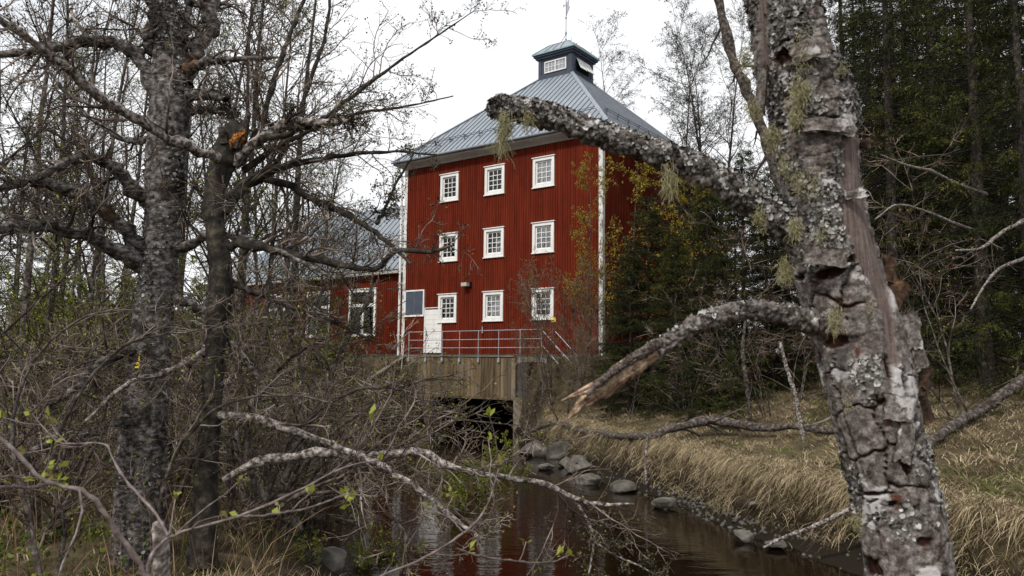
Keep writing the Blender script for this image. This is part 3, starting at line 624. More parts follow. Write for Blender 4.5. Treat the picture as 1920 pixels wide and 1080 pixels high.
def limb(pix, Y, m=14, jit=.12, g=None):
    """a limb of the place from photograph pixels (x, y, width) and its distance (one or two values)"""
    if not hasattr(Y, '__len__'): Y = [Y] * len(pix)
    elif len(Y) == 2: Y = np.linspace(*Y, len(pix))
    c = [np.append(at(x, y, yy), w_ / 2 * yy / FPX) for (x, y, w_), yy in zip(pix, Y)]
    o = smooth_line(c, m)
    if g is not None and m > 4:
        j = g.normal(size=(m, 3)) * o[:, 3:4] * jit; w_l = np.cumsum(g.normal(size=(m, 3)), 0) * o[:, 3:4] * jit * .5; w_l -= np.linspace(0, 1, m)[:, None] * w_l[-1]; j = j + w_l; j[0] = 0; o[:, :3] += j
        o[:, 3] *= 1 + .18 * g.normal(size=m).clip(-1, 1)
    return o[None, :, :3], o[None, :, 3]
def rough_tube(P, R, sides, seed, amp=.12, sc=6.0, capend=False):
    """one thick limb with uneven bark"""
    V, Q = tubes(P, R, sides); n = P.shape[1]
    c = np.repeat(P[0], sides, axis=0); r = np.repeat(R[0], sides); d = V - c
    h = fbm(V * sc, 4, seed) - .5 + .6 * (fbm(V * sc * 4, 3, seed + 7) - .5)
    V = c + d * (1 + amp * 2 * h)[:, None]
    return V, Q
def loc(V, o): return V - np.array(o)[None, :]
class Plant:
    """a thing made of parts whose points are given in the place; origin at its base"""
    def __init__(s, name, base, label, cat, group=None, kind=None):
        s.b = np.array(base, float); s.o = tag(empty(name, s.b), label, cat, group, kind)
    def part(s, name, VQ, mat, smooth=True, attrs=None):
        return link(name, mesh_np(name, loc(VQ[0], s.b), VQ[1], mat=mat, smooth=smooth, attrs=attrs), s.o)

# generic trees: meshes standing at the origin, shared between copies
def bare_tree(seed, h=9.0, r0=.07, lean=.03, wig=.03, nl=22, ll=(.25, .42), first=.25, lang=(30, 60), lup=.06, k2=7, k3=6, leafk=2, leafs=(.02, .035), leaft=(.2, 1), droop=0.0, k4=0, tipr=.0022, multi=1, thick=1.0):
    g = np.random.default_rng(seed); n = 16; P0 = []; R0 = []
    for s in range(multi):
        d = unit(np.array([g.normal() * (lean + (.22 if multi > 1 else 0)), g.normal() * (lean + (.22 if multi > 1 else 0)), 1.0])); p = np.array([g.normal() * .06 * (multi > 1), g.normal() * .06 * (multi > 1), -.15]); pts = [p]
        hh = h * (g.uniform(.6, 1.0) if multi > 1 else 1.0)
        for i in range(n - 1): d = unit(d + g.normal(size=3) * wig * np.array([1, 1, .3]) + np.array([0, 0, .03])); p = p + d * hh / (n - 1); pts.append(p)
        P0.append(pts); t = np.linspace(0, 1, n); R0.append(r0 * (g.uniform(.5, 1) if multi > 1 else 1) * ((1 - t) ** .85 * .97 + .03) * (1 + .5 * np.exp(-t * 25)))
    P0 = np.array(P0); R0 = np.array(R0)
    tr = tubes(P0, R0, 9)
    P1, R1 = grow(g, P0, R0, nl, (first, .99), ll, lang, lup, .11, 8, .5, .004 * thick)
    P2, R2 = grow(g, P1, R1, k2, (.15, 1), (.3, .6), (25, 60), .03 - droop * .5, .15, 6, .6, .0028 * thick)
    P3, R3 = grow(g, P2, R2, k3, (.12, 1), (.3, .65), (25, 60), .0 - droop, .16, 5, .7, tipr)
    cr_ = [tubes(P1, R1, 5), tubes(P2, R2, 4), tubes(P3, R3, 3)]; last = (P3, R3)
    if k4: P4, R4 = grow(g, P3, R3, k4, (.1, 1), (.3, .7), (25, 60), -droop, .18, 4, .8, tipr * .8); cr_.append(tubes(P4, R4, 3)); last = (P4, R4)
    lf = leaves(g, *last, leafk, leafs, leaft) if leafk else None
    return tr, pack(cr_), lf
def meshes(name, tree, mt, mc, ml):
    a = mesh_np(name + '_trunk', *tree[0], mat=mt, smooth=True); b = mesh_np(name + '_crown', *tree[1], mat=mc); c = None
    if tree[2] is not None: c = mesh_np(name + '_leaves', tree[2][0], tree[2][1], mat=ml, attrs={'tint': tree[2][2]})
    return a, b, c
def plant(name, ms, xy, label, cat, group, rot=0, sc=1.0, z=None, tilt=(0, 0), crown='crown'):
    z = gz(*xy) if z is None else z
    o = tag(empty(name, (xy[0], xy[1], z)), label, cat, group); o.rotation_euler = (tilt[0], tilt[1], rot); o.scale = (sc,) * 3 if not hasattr(sc, '__len__') else sc
    link('trunk', ms[0], o); link(crown, ms[1], o)
    if ms[2]: link('leaves', ms[2], o)
    return o
def spot(px, Y):
    """plan position on the line of sight through a pixel column at distance Y"""
    p = at(px, 683, Y); return (float(p[0]), float(p[1]))

def spruce(seed, h=15.0, rad=2.6, whorl=.34, first=.06, droop=.12, dense=1.0, dead=.0):
    """trunk, boughs and needled sprays"""
    g = np.random.default_rng(seed); n = 14; t = np.linspace(0, 1, n)
    P0 = np.stack([np.cumsum(g.normal(size=n) * .015), np.cumsum(g.normal(size=n) * .015), t * h - .2], 1)[None]; R0 = (.012 * h * (1 - t) ** .9 + .012)[None]
    zs = []; z = first * h
    while z < h * .985:
        for k in range(int(g.integers(5, 8))): zs.append((z + g.normal() * .12, k))
        z += whorl * g.uniform(.75, 1.25) * (1.15 - .6 * z / h)
    zs = np.array(zs); f = np.clip(zs[:, 0] / h, 0, .99); m = len(zs)
    az = g.uniform(0, 2 * np.pi, m); ln = rad * (1 - f) ** .75 * g.uniform(.6, 1.12, m) * np.where(f < .14, .7 + 2 * f, 1) + .12
    s = np.linspace(0, 1, 8)
    out = ln[:, None] * s; zz = zs[:, :1] + ln[:, None] * (.25 * (f[:, None] - .35) * s - (.35 + droop) * s * (1 - f[:, None]) * (1 - .55 * s) + .0 * s)
    wob = np.cumsum(g.normal(size=(m, 8)) * .03, 1) * ln[:, None]
    P1 = np.stack([np.cos(az)[:, None] * out - np.sin(az)[:, None] * wob, np.sin(az)[:, None] * out + np.cos(az)[:, None] * wob, zz], -1)
    R1 = (.006 + .007 * ln)[:, None] * (1 - .85 * s)
    # side sprays along each bough, flattish and hanging
    kk = np.maximum(6, (ln * 14 * dense).astype(int)); ix = np.repeat(np.arange(m), kk); tt = g.uniform(.16, 1.0, len(ix)) ** .85; p, r, T = samp(P1, R1, ix, tt)
    side = unit(np.cross(T, np.array([0, 0, 1.]))) * g.choice([-1, 1], len(ix))[:, None]
    d = unit(T * g.uniform(.5, 1.1, len(ix))[:, None] + side * g.uniform(.3, 1.1, len(ix))[:, None] + np.array([0, 0, -1]) * g.uniform(.05, .65, len(ix))[:, None])
    sl2 = (.2 + .26 * ln[ix] * (1.05 - tt)) * g.uniform(.6, 1.15, len(ix)); sl2 = np.clip(sl2, .14, .85)
    st = np.linspace(0, 1, 4)
    P2 = p[:, None] + d[:, None] * (sl2[:, None] * st)[..., None]; P2[:, :, 2] -= (sl2[:, None] * .25 * st ** 2)
    # needled twigs: slim blades along each spray
    kb = 12; jx = np.repeat(np.arange(len(P2)), kb); t3 = g.uniform(.05, 1, len(jx)); p3, _, T3 = samp(P2, np.zeros(P2.shape[:2]), jx, t3)
    d3 = unit(T3 * g.uniform(.5, 1.2, len(jx))[:, None] + g.normal(size=p3.shape) * .6 - np.array([0, 0, .25]))
    bl = g.uniform(.05, .125, len(jx))[:, None] * (1.15 - .4 * t3[:, None]); wv = unit(np.cross(d3, g.normal(size=p3.shape))) * g.uniform(.006, .011, len(jx))[:, None]
    V = np.stack([p3, p3 + d3 * bl * .45 + wv, p3 + d3 * bl, p3 + d3 * bl * .45 - wv], 1).reshape(-1, 3); Q = np.arange(len(jx) * 4).reshape(-1, 4)
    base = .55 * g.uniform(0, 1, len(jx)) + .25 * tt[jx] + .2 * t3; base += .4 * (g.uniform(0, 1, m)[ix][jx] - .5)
    return tubes(P0, R0, 8), pack([tubes(P1, R1, 4)]), (V, Q, np.repeat(np.clip(base, 0, 1), 4))
def spruce_meshes(seed, **k):
    t = spruce(seed, **k)
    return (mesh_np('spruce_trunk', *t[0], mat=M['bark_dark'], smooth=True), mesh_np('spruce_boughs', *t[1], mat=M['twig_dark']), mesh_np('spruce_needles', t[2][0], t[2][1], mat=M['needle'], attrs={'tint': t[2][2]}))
def plant_spruce(ms, xy, label, group, rot=0, sc=1.0, z=None):
    z = gz(*xy) if z is None else z
    o = tag(empty('spruce_tree', (xy[0], xy[1], z)), label, 'spruce', group); o.rotation_euler = (0, 0, rot); o.scale = (sc,) * 3 if not hasattr(sc, '__len__') else sc
    link('trunk', ms[0], o); link('boughs', ms[1], o); link('needles', ms[2], o); return o

def blades(g, base, h, az, lean, w_=.006, curl=1.0):
    """drooping grass blades: base (N,3), height, direction, lean -> verts, quads, tris"""
    n = len(base); s = np.array([0, .35, .7, 1.0]); out = np.stack([np.cos(az), np.sin(az)], 1)
    hor = (lean * h)[:, None] * (s ** 1.6); ver = h[:, None] * (s - .5 * curl * lean[:, None] * s ** 2.2)
    P = np.zeros((n, 4, 3)); P[:, :, :2] = base[:, None, :2] + out[:, None, :] * hor[..., None]; P[:, :, 2] = base[:, 2:3] + ver
    sd = np.zeros((n, 3)); ra = g.uniform(0, 2 * np.pi, n); sd[:, 0] = np.cos(ra); sd[:, 1] = np.sin(ra)
    ww_ = (w_ * g.uniform(.6, 1.4, n))[:, None, None] * np.array([1, .85, .55])[None, :, None]
    A_ = P[:, :3] + sd[:, None] * ww_; B_ = P[:, :3] - sd[:, None] * ww_
    V = np.concatenate([np.stack([A_, B_], 2).reshape(n, 6, 3), P[:, 3:4]], 1); o = (np.arange(n) * 7)[:, None]
    Q = np.concatenate([o + np.array([0, 1, 3, 2]), o + np.array([2, 3, 5, 4])], 0); T = o + np.array([4, 5, 6])
    return V.reshape(-1, 3), Q, T

def hit(px, py, lo=3.0, hi=60.0):
    """distance at which the line of sight meets the ground or the water"""
    Ys = np.linspace(lo, hi, 1200); p = np.array([at(px, py, 1.0) - np.array([0, 0, CAMZ])]) * Ys[:, None] + np.array([0, 0, CAMZ]); below = p[:, 2] < np.maximum(terrain(p[:, 0], p[:, 1]), 0)
    return float(Ys[np.argmax(below)]) if below.any() else hi
# ------------------------------------------------------------------ spruces on the right and behind
SP = [spruce_meshes(41, h=15, rad=3.0, first=.05), spruce_meshes(42, h=13, rad=2.3, first=.03, droop=.2), spruce_meshes(43, h=17, rad=3.2, first=.09, droop=.25), spruce_meshes(44, h=8.5, rad=2.4, first=.02, whorl=.27, dense=1.75)]
GS = 'spruces of the dark wood on the right bank'
for px, Y, v, sc, rot, lb in (
    (1215, 25.0, 3, .8, 0.3, 'bushy dark spruce hiding the right corner of the red tower'),
    (1330, 23.0, 3, .80, 1.7, 'low wide spruce above the long curved fallen log'),
    (1400, 25.0, 3, .92, 2.9, 'dense young spruce left of the lichened dead trunk, behind the log'),
    (1480, 27.0, 1, .72, 4.1, 'slim spruce seen just left of the lichened dead trunk'),
    (1290, 33.0, 3, 1.05, 5.1, 'spruce top showing above the lichened branch beside the roof'),
    (1600, 26.0, 0, 1.05, .8, 'tall spruce just right of the dead trunk'),
    (1680, 20.5, 1, 1.10, 2.2, 'dark spruce with boughs to the ground behind the peeled trunk'),
    (1770, 24.0, 2, 1.0, 3.3, 'tall drooping spruce with a visible trunk on the grassy slope'),
    (1850, 18.5, 0, .95, 1.1, 'broad spruce at the upper right edge, lit on its left side'),
    (1935, 22.0, 2, 1.1, 4.4, 'spruce cut off by the right edge of the picture'),
    (1720, 31.0, 2, 1.15, 5.5, 'tall spruce in the second row behind the grassy slope'),
    (1830, 30.0, 0, 1.25, .1, 'second-row spruce under the upper right corner'),
    (1560, 35.0, 1, 1.0, 2.5, 'second-row spruce with sky gaps beside the trunk top'),
    (1640, 38.0, 0, 1.3, 3.9, 'far spruce rising right of the trunk top'),
    (1440, 40.0, 1, .78, 1.3, 'far low spruce between birch and dead trunk')):
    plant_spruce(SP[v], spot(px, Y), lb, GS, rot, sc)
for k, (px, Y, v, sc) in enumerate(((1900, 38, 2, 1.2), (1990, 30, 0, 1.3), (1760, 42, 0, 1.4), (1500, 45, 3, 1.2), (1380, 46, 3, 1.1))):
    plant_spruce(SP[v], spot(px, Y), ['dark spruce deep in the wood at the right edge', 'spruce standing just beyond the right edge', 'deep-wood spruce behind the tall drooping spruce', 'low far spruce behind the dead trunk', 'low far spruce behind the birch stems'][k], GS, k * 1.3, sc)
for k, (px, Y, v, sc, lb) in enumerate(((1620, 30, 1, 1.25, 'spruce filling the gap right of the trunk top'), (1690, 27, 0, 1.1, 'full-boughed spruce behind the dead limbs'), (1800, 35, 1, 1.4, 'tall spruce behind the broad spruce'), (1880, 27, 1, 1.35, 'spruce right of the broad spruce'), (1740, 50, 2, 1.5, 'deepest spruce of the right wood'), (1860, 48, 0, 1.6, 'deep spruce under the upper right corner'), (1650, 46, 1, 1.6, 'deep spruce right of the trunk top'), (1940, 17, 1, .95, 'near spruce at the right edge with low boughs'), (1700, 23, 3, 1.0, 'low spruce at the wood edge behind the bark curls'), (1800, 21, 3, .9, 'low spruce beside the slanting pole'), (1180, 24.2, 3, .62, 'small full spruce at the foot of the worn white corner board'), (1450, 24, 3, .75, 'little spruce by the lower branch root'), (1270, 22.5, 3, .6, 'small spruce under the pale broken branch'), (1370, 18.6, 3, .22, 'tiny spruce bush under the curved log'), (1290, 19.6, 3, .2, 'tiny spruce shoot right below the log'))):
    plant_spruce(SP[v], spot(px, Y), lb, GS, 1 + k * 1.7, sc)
GL = 'far spruces behind the left thicket'
for k, (px, Y, v, sc) in enumerate(((20, 46, 0, .95), (95, 52, 1, 1.1), (175, 60, 2, .9), (455, 62, 1, .95), (540, 66, 0, .85), (-60, 40, 2, .8), (385, 70, 0, .9))):
    plant_spruce(SP[v], spot(px, Y), ['far dark spruce at the left edge', 'far spruce right of the left-edge spruce', 'far spruce behind the arching left limb', 'distant spruce behind the broken trunk', 'distant spruce left of the low wing roof', 'spruce just outside the left edge', 'distant spruce behind the big grey birch'][k], GL, k * 2.1, sc)

# ------------------------------------------------------------------ leafing birches and bare trees
TA = meshes('slender', bare_tree(101, 12, .085, nl=30, ll=(.16, .3), first=.3, lang=(25, 50), lup=.05, k2=6, k3=5, leafk=2, leafs=(.035, .06), thick=1.4, tipr=.003), M['bark_mid'], M['twig'], M['leaf_dark'])
TB = meshes('whippy', bare_tree(102, 10, .06, nl=26, ll=(.2, .36), first=.15, lang=(25, 55), lup=.04, k2=6, k3=5, leafk=2, leafs=(.03, .06), thick=1.3, tipr=.003), M['bark_mid'], M['twig'], M['leaf_green'])
TC = meshes('birch', bare_tree(103, 15, .11, nl=34, ll=(.2, .34), first=.3, lang=(30, 60), lup=.03, k2=9, k3=8, leafk=3, leafs=(.035, .065), droop=.05, thick=1.5, tipr=.003), M['bark_mid'], M['twig_dark'], M['leaf_dark'])
TD = meshes('sapling', bare_tree(104, 5.5, .03, nl=16, ll=(.25, .5), first=.1, lang=(15, 40), lup=.06, k2=6, k3=4, leafk=2, leafs=(.03, .055), multi=4, thick=1.2, tipr=.0026), M['twig'], M['twig_pale'], M['leaf_bud'])
TE = meshes('golden_birch', bare_tree(105, 9, .05, nl=30, ll=(.18, .34), first=.25, lang=(35, 70), lup=.0, k2=8, k3=6, leafk=4, leafs=(.05, .09), droop=.06, thick=1.2, tipr=.0028), M['bark_mid'], M['twig'], M['leaf_gold'])
TF = meshes('thicket_shrub', bare_tree(106, 3.2, .03, nl=10, ll=(.35, .8), first=.05, lang=(30, 80), lup=-.01, wig=.09, k2=5, k3=4, leafk=1, leafs=(.022, .045), multi=6, thick=1.3, tipr=.0026), M['bark_mid'], M['twig_brush'], M['leaf_green'])
TG = meshes('dead_shrub', bare_tree(107, 3.0, .018, nl=8, ll=(.4, .8), first=.12, lang=(35, 80), lup=-.03, wig=.09, k2=5, k3=4, leafk=1, leafs=(.015, .03), multi=3, thick=.9, tipr=.002), M['bark_mid'], M['twig_brush'], M['leaf_bud'])
TH = meshes('bank_shrub', bare_tree(108, 2.2, .014, nl=9, ll=(.3, .55), first=.1, lang=(20, 55), lup=.02, wig=.08, k2=5, k3=4, leafk=3, leafs=(.04, .08), multi=6, thick=.8, tipr=.002), M['twig_pale'], M['twig_rose'], M['leaf_green'])

GB = 'birches and bare trees round the mill'
plant('birch_tree', TC, spot(1318, 33), 'upright bare birch with fine twigs against the sky right of the roof', 'birch', GB, .4, (1, 1, .98))
plant('birch_tree', TC, spot(1250, 40), 'hazy birch crown just right of the cupola', 'birch', GB, 2.2, 1.12)
plant('birch_tree', TC, spot(1195, 45), 'faint birch crown close beside the cupola', 'birch', GB, 5.2, 1.2)
plant('birch_tree', TC, spot(1345, 38), 'tall birch crown between the upright birch and the dead trunk', 'birch', GB, 3.1, 1.12)
plant('birch_tree', TC, spot(1395, 29), 'birch with pale twigs beside the lichened trunk top', 'birch', GB, 4.0, .95)
plant('birch_tree', TA, spot(1475, 31), 'thin birch half hidden behind the dead trunk', 'birch', GB, 1.0, 1.1)
plant('birch_tree', TC, spot(1610, 22), 'thin bare birch right of the dead trunk top', 'birch', GB, 3.0, .8)
plant('birch_tree', TE, spot(1185, 28.3), 'young birch with yellow-green leaves before the shaded tower side', 'birch', GB, .5, .98)
plant('birch_tree', TE, spot(1110, 29.3), 'leafing birch twigs against the right end of the red facade', 'birch', GB, 2.5, (.55, .55, .93))
plant('birch_tree', TE, spot(1300, 27), 'golden-leaved birch under the long lichened branch', 'birch', GB, 4.4, .86)
GP = 'saplings before the red facade'
for k, (px, Y, sc, lb) in enumerate(((985, 29.2, .82, 'reddish sapling right of the middle bottom window'), (1035, 28.4, .98, 'reddish sapling in front of the right-hand bottom window'), (1090, 28.8, .92, 'reddish sapling before the right end of the facade'), (1065, 27.0, .6, 'short sapling on the slope below the steel stairs'), (1125, 27.2, .75, 'sapling at the foot of the worn white corner board'))):
    plant('sapling', TD, spot(px, Y), lb, 'sapling', GP, k * 1.7, sc)
GD = 'bare bushes on the right bank'
for k, (px, Y, m_, sc, lb) in enumerate(((1010, 27.5, TG, .75, 'bare pale bush beside the culvert pillar'), (1070, 24.5, TG, .7, 'bare bush above the grey boulders'), (1180, 23.5, TG, .8, 'bare grey bush under the pale broken branch tip'), (1290, 20.5, TG, 1.0, 'tangled dead bush behind the curved log'), (1380, 21.5, TG, 1.35, 'tall tangle of dead twigs under the dark spruces'), (1440, 19.5, TG, 1.15, 'dead tangled bush just left of the dead trunk'), (1350, 24.0, TG, 1.8, 'spreading grey dead crown over the dark spruce'), (1290, 25.0, TG, 1.7, 'grey dead twigs over the spruce beside the tower'), (1490, 21.0, TG, 1.6, 'bare bush right behind the lower broken branch'), (1720, 17.5, TG, 1.6, 'pale dead branches spreading right of the dead trunk'), (1810, 15.5, TG, 1.75, 'bleached dead bush before the dark spruces'), (1760, 21.0, TG, 2.2, 'high grey dead twigs in the dark wood'), (1650, 23.0, TG, 2.0, 'dead grey twigs right beside the peeled wood strip'))):
    plant('bare_bush', m_, spot(px, Y), lb, 'bush', GD, k * 1.1, sc)
GT = 'slim trees of the left wood'
lt = ((40, 15, TA, 1.0, 'grey slim tree nearest the left edge'), (75, 17, TA, .95, 'pair-like slim tree right of the leftmost stem'), (105, 22, TA, 1.1, 'slim tree seen under the arching left limb'), (150, 16, TB, 1.15, 'whippy tree left of the big grey birch'), (205, 25, TA, 1.1, 'slim far tree just left of the birch stem'), (345, 20, TA, 1.1, 'slim tree between the big birch and the broken trunk'), (375, 15, TB, 1.1, 'whippy tree close behind the broken trunk'), (440, 18, TA, 1.15, 'straight pale tree rising right of the broken trunk top'), (462, 22, TA, 1.25, 'second straight tree right of the broken trunk top'), (500, 16, TB, 1.15, 'whippy tree under the broken right limb'), (530, 26, TB, 1.3, 'far whippy tree left of the low wing'), (585, 21, TB, .92, 'whippy tree before the low wing windows'), (620, 29, TB, .85, 'thin tree in front of the low wing roof'), (-30, 12, TB, 1.1, 'whippy tree reaching in from the left edge'), (260, 30, TC, 1.0, 'bushy far birch behind the big grey birch'), (60, 34, TC, 1.0, 'bushy far birch at the left edge'), (420, 36, TC, 1.0, 'bushy far birch behind the broken trunk'), (560, 44, TC, .95, 'far birch crown above the low wing roof'), (150, 42, TC, 1.1, 'far birch crown in the upper left'), (15, 27, TB, 1.2, 'greenish tree behind the leftmost stems'), (130, 31, TB, 1.25, 'greenish tree left behind the big birch'), (235, 36, TB, 1.3, 'greenish far tree right behind the big birch stem'), (330, 33, TB, 1.2, 'greenish tree seen between birch and broken trunk'), (405, 27, TB, 1.15, 'greenish tree at the broken trunk top'), (475, 33, TB, 1.2, 'greenish tree under the broken right limb'), (520, 40, TB, 1.2, 'greenish far tree left of the wing roof'), (565, 33, TB, .95, 'greenish tree at the wing roof corner'), (185, 19, TB, 1.0, 'whippy tree just left of the birch foot'), (640, 23, TB, .75, 'small whippy tree before the wing window'))
for k, (px, Y, m_, sc, lb) in enumerate(lt): plant('slim_tree', m_, spot(px, Y), lb, 'tree', GT, k * 2.3, sc, tilt=(rng.normal() * .02, rng.normal() * .03))
TI = meshes('leafy_bush', bare_tree(109, 4.5, .03, nl=12, ll=(.3, .6), first=.05, lang=(20, 60), lup=.03, wig=.06, k2=6, k3=4, leafk=3, leafs=(.04, .085), multi=5, thick=1.3, tipr=.003), M['twig_dark'], M['twig_dark'], M['leaf_green'])
for k, (px, Y, w_) in enumerate(((-20, 17, 'at the left edge'), (40, 20, 'right of the left-edge one'), (100, 17.5, 'behind the leftmost slim trees'), (160, 22, 'left of the big birch'), (225, 19, 'close behind the big birch'), (290, 24, 'behind the birch foot'), (340, 18.5, 'between birch and broken trunk'), (395, 23, 'behind the broken trunk'), (450, 20, 'right of the broken trunk'), (500, 27, 'left of the wing windows'), (555, 22, 'before the wing corner'), (610, 31, 'at the foot of the low wing'), (60, 27, 'far left in the second row'), (200, 29, 'second row behind the birch'), (330, 31, 'second row in the middle'), (460, 32, 'second row right of the broken trunk'), (680, 27, 'on the green slope by the wing wall'), (130, 25, 'second row left of the birch'))):
    plant('leafy_bush', TI, spot(px, Y), 'yellow-green leafing bush ' + w_, 'bush', 'leafing bushes behind the left thicket', k * 1.3, rng.uniform(.8, 1.15))
GH = 'shrubs of the left thicket'
ls = ((20, 9.5), (90, 8.5), (150, 11), (60, 13), (210, 13), (330, 10.5), (380, 12), (450, 10), (500, 12.5), (545, 10.8), (600, 14), (470, 15), (300, 16), (120, 18), (560, 18), (640, 19), (690, 23), (400, 20), (20, 21), (220, 22), (520, 24), (620, 26), (320, 27), (100, 28), (430, 29))
nm = ('at the far left edge', 'second from the left edge', 'left of the big birch foot', 'behind the leftmost shrubs', 'behind the big birch foot', 'right of the big birch foot', 'below the broken trunk', 'right of the broken trunk foot', 'under the sagging dark limb', 'at the left waterside', 'before the low wing windows', 'behind the broken trunk foot', 'between birch and broken trunk', 'in the second row at the left', 'below the low wing', 'under the right-hand wing window', 'beside the wing wall top', 'in the middle of the back row', 'at the back by the left edge', 'at the back behind the birch', 'near the green grass patch', 'close to the low wing foot', 'at the back behind the broken trunk', 'far back at the left', 'far back in the centre of the thicket')
for k, ((px, Y), w_) in enumerate(zip(ls, nm)):
    plant('thicket_shrub', TF, spot(px, Y), 'tangled leafing shrub ' + w_, 'shrub', GH, k * 1.9, (1.0 if Y < 14 else 1.25) * rng.uniform(.85, 1.15))
GW = 'waterside twigs with fresh leaves'
for k, (px, Y, sc, lb) in enumerate(((735, 11.5, .4, 'leafing waterside twigs left of the reflected door'), (860, 15, .5, 'leafing twigs before the black culvert mouth'), (900, 17, .8, 'taller leafing twigs in front of the culvert pillar'), (815, 19, .6, 'leafing twigs at the culvert left side'), (690, 10.8, .3, 'low leafing twigs by the grey waterside stone'), (560, 9.6, .35, 'leafing twigs on the near left bank'), (950, 19.5, .5, 'leafing twigs before the boulders'))):
    z = min(gz(*spot(px, Y)), .0); plant('waterside_shrub', TH, spot(px, Y), lb, 'shrub', GW, k * 2.0, sc, z=max(z, -.35))

# ------------------------------------------------------------------ the big grey birch and the broken trunk on the left
g = np.random.default_rng(21)
base = at(262, 1105, 8.0); base[2] = gz(base[0], base[1]) - .05
birch = Plant('old_birch', base, 'thick old grey birch with flaking bark and bare limbs on the left bank', 'birch')
YB = 8.0
trk = limb([(258, 1190, 126), (262, 1080, 102), (265, 900, 87), (272, 750, 80), (288, 600, 71), (303, 450, 66), (310, 330, 72), (318, 200, 75), (318, 90, 57), (310, 0, 42), (302, -90, 33), (290, -220, 18)], YB, 150, 0)
birch.part('trunk', rough_tube(*trk, 40, 3, .16, 7), M['bark_grey'])
BL = [([(300, 190, 38), (262, 120, 30), (225, 88, 24), (170, 78, 22), (90, 92, 19), (0, 100, 15), (-90, 95, 10)], (8, 7.2)),
      ([(340, 160, 40), (372, 105, 32), (395, 55, 28), (412, 0, 24), (430, -90, 15)], (8, 8.5)), ([(335, 140, 26), (368, 125, 18), (400, 112, 13), (460, 110, 9), (520, 108, 5)], (8, 7.4)),
      ([(335, 110, 20), (350, 50, 16), (362, -20, 12)], (8, 8.4)), ([(290, 110, 24), (272, 70, 20), (280, 20, 16), (255, -30, 12)], (8, 7.6)),
      ([(350, 185, 22), (385, 180, 18), (426, 186, 15)], (8, 7.7)), ([(345, 205, 18), (390, 204, 14), (440, 206, 8)], (8, 8.2)),
      ([(285, 380, 30), (235, 330, 26), (190, 298, 20), (140, 300, 16), (60, 340, 10)], (8, 7.0)), ([(280, 520, 34), (215, 470, 30), (130, 440, 26), (60, 432, 22), (0, 430, 18), (-60, 436, 14)], (8, 6.6)),
      ([(285, 470, 30), (200, 400, 26), (110, 355, 24), (40, 345, 16), (-40, 360, 10)], (8, 6.8)), ([(320, 470, 20), (420, 440, 14), (520, 470, 9), (620, 520, 5)], (8, 7.2)),
      ([(285, 640, 26), (215, 665, 20), (165, 690, 16), (135, 730, 12), (90, 760, 7)], (8, 7.0)), ([(330, 560, 18), (400, 600, 12), (470, 690, 8), (520, 760, 5)], (8, 7.2)), ([(270, 780, 24), (200, 800, 18), (110, 830, 14), (30, 860, 9)], (8, 6.8)), ([(320, 250, 18), (240, 260, 12), (150, 200, 8), (80, 120, 5)], (8, 8.8))]
PB, RB = [], []
for pix, Y in BL:
    P_, R_ = limb(pix, Y, 24, .25, g); birch.part('limb', rough_tube(P_, R_, 12, 5, .16, 16), M['bark_grey']); PB.append(P_); RB.append(R_)
PB, RB = np.concatenate(PB), np.concatenate(RB)
P2, R2 = grow(g, PB, RB, 15, (.2, 1), (.3, .8), (30, 80), .02, .2, 9, .34, .003); P3, R3 = grow(g, P2, R2, 8, (.1, 1), (.3, .7), (30, 70), .0, .24, 7, .55, .002); P4, R4 = grow(g, P3, R3, 4, (.1, 1), (.3, .65), (30, 65), 0, .24, 4, .7, .0016)
birch.part('crown', pack([tubes(P2, R2, 5), tubes(P3, R3, 4), tubes(P4, R4, 3)]), M['twig_brush'])
lv_ = leaves(g, P4, R4, 1, (.015, .028)); birch.part('leaves', lv_[:2], M['leaf_dark'], False, {'tint': lv_[2]})
p = at(257, 676, 7.62)
mk = MB().prism([(-.018, 0, -.07), (.022, 0, -.07), (.022, 0, .07), (.01, 0, .02)], (0, .012, 0)); mo = mk.build('trail_marker', M['yellow'], loc=p); tag(mo, 'small yellow triangular marker on the big grey birch trunk', 'marker')

YK = 1.2; base = at(388, 980, 6.3 * YK); base[2] = gz(base[0], base[1]) - .05
ald = Plant('broken_tree', base, 'dark broken-off trunk with orange rot at its snapped top', 'tree')
trk = limb([(378, 1060, 56), (384, 960, 46), (388, 860, 40), (396, 770, 37), (400, 700, 37), (404, 620, 39), (413, 560, 43), (414, 500, 40), (404, 430, 38), (398, 380, 38), (408, 335, 42), (424, 290, 50), (438, 252, 44), (446, 238, 36)], 6.3 * YK, 130, 0)
ald.part('trunk', rough_tube(*trk, 30, 9, .22, 11), M['bark_dark'])
# the snapped top: a jagged cup of rotten wood
c0 = at(442, 246, 6.28 * YK); ks = 26; Vt, Ft = [], []
for k in range(ks):
    a_ = 2 * math.pi * k / ks; hgt = .05 + .13 * max(0, math.cos(a_ - .25)) ** 2 + .05 * g.uniform(); rr_ = .115
    Vt += [c0 + np.array([rr_ * math.cos(a_) * .95, rr_ * math.sin(a_) * .95, -.1]), c0 + np.array([rr_ * math.cos(a_) * 1.02 + .02, rr_ * math.sin(a_), hgt - .02]), c0 + np.array([rr_ * math.cos(a_) * .72 + .02, rr_ * math.sin(a_) * .72, hgt - .03]), c0 + np.array([rr_ * math.cos(a_) * .5, rr_ * math.sin(a_) * .5, -.08])]
for k in range(ks):
    a_, b_ = 4 * k, 4 * ((k + 1) % ks); Ft += [(a_, b_, b_ + 1, a_ + 1), (a_ + 1, b_ + 1, b_ + 2, a_ + 2), (a_ + 2, b_ + 2, b_ + 3, a_ + 3)]
ald.part('jagged_rim', (np.array(Vt), np.array(Ft)), M['bark_dark'], False)
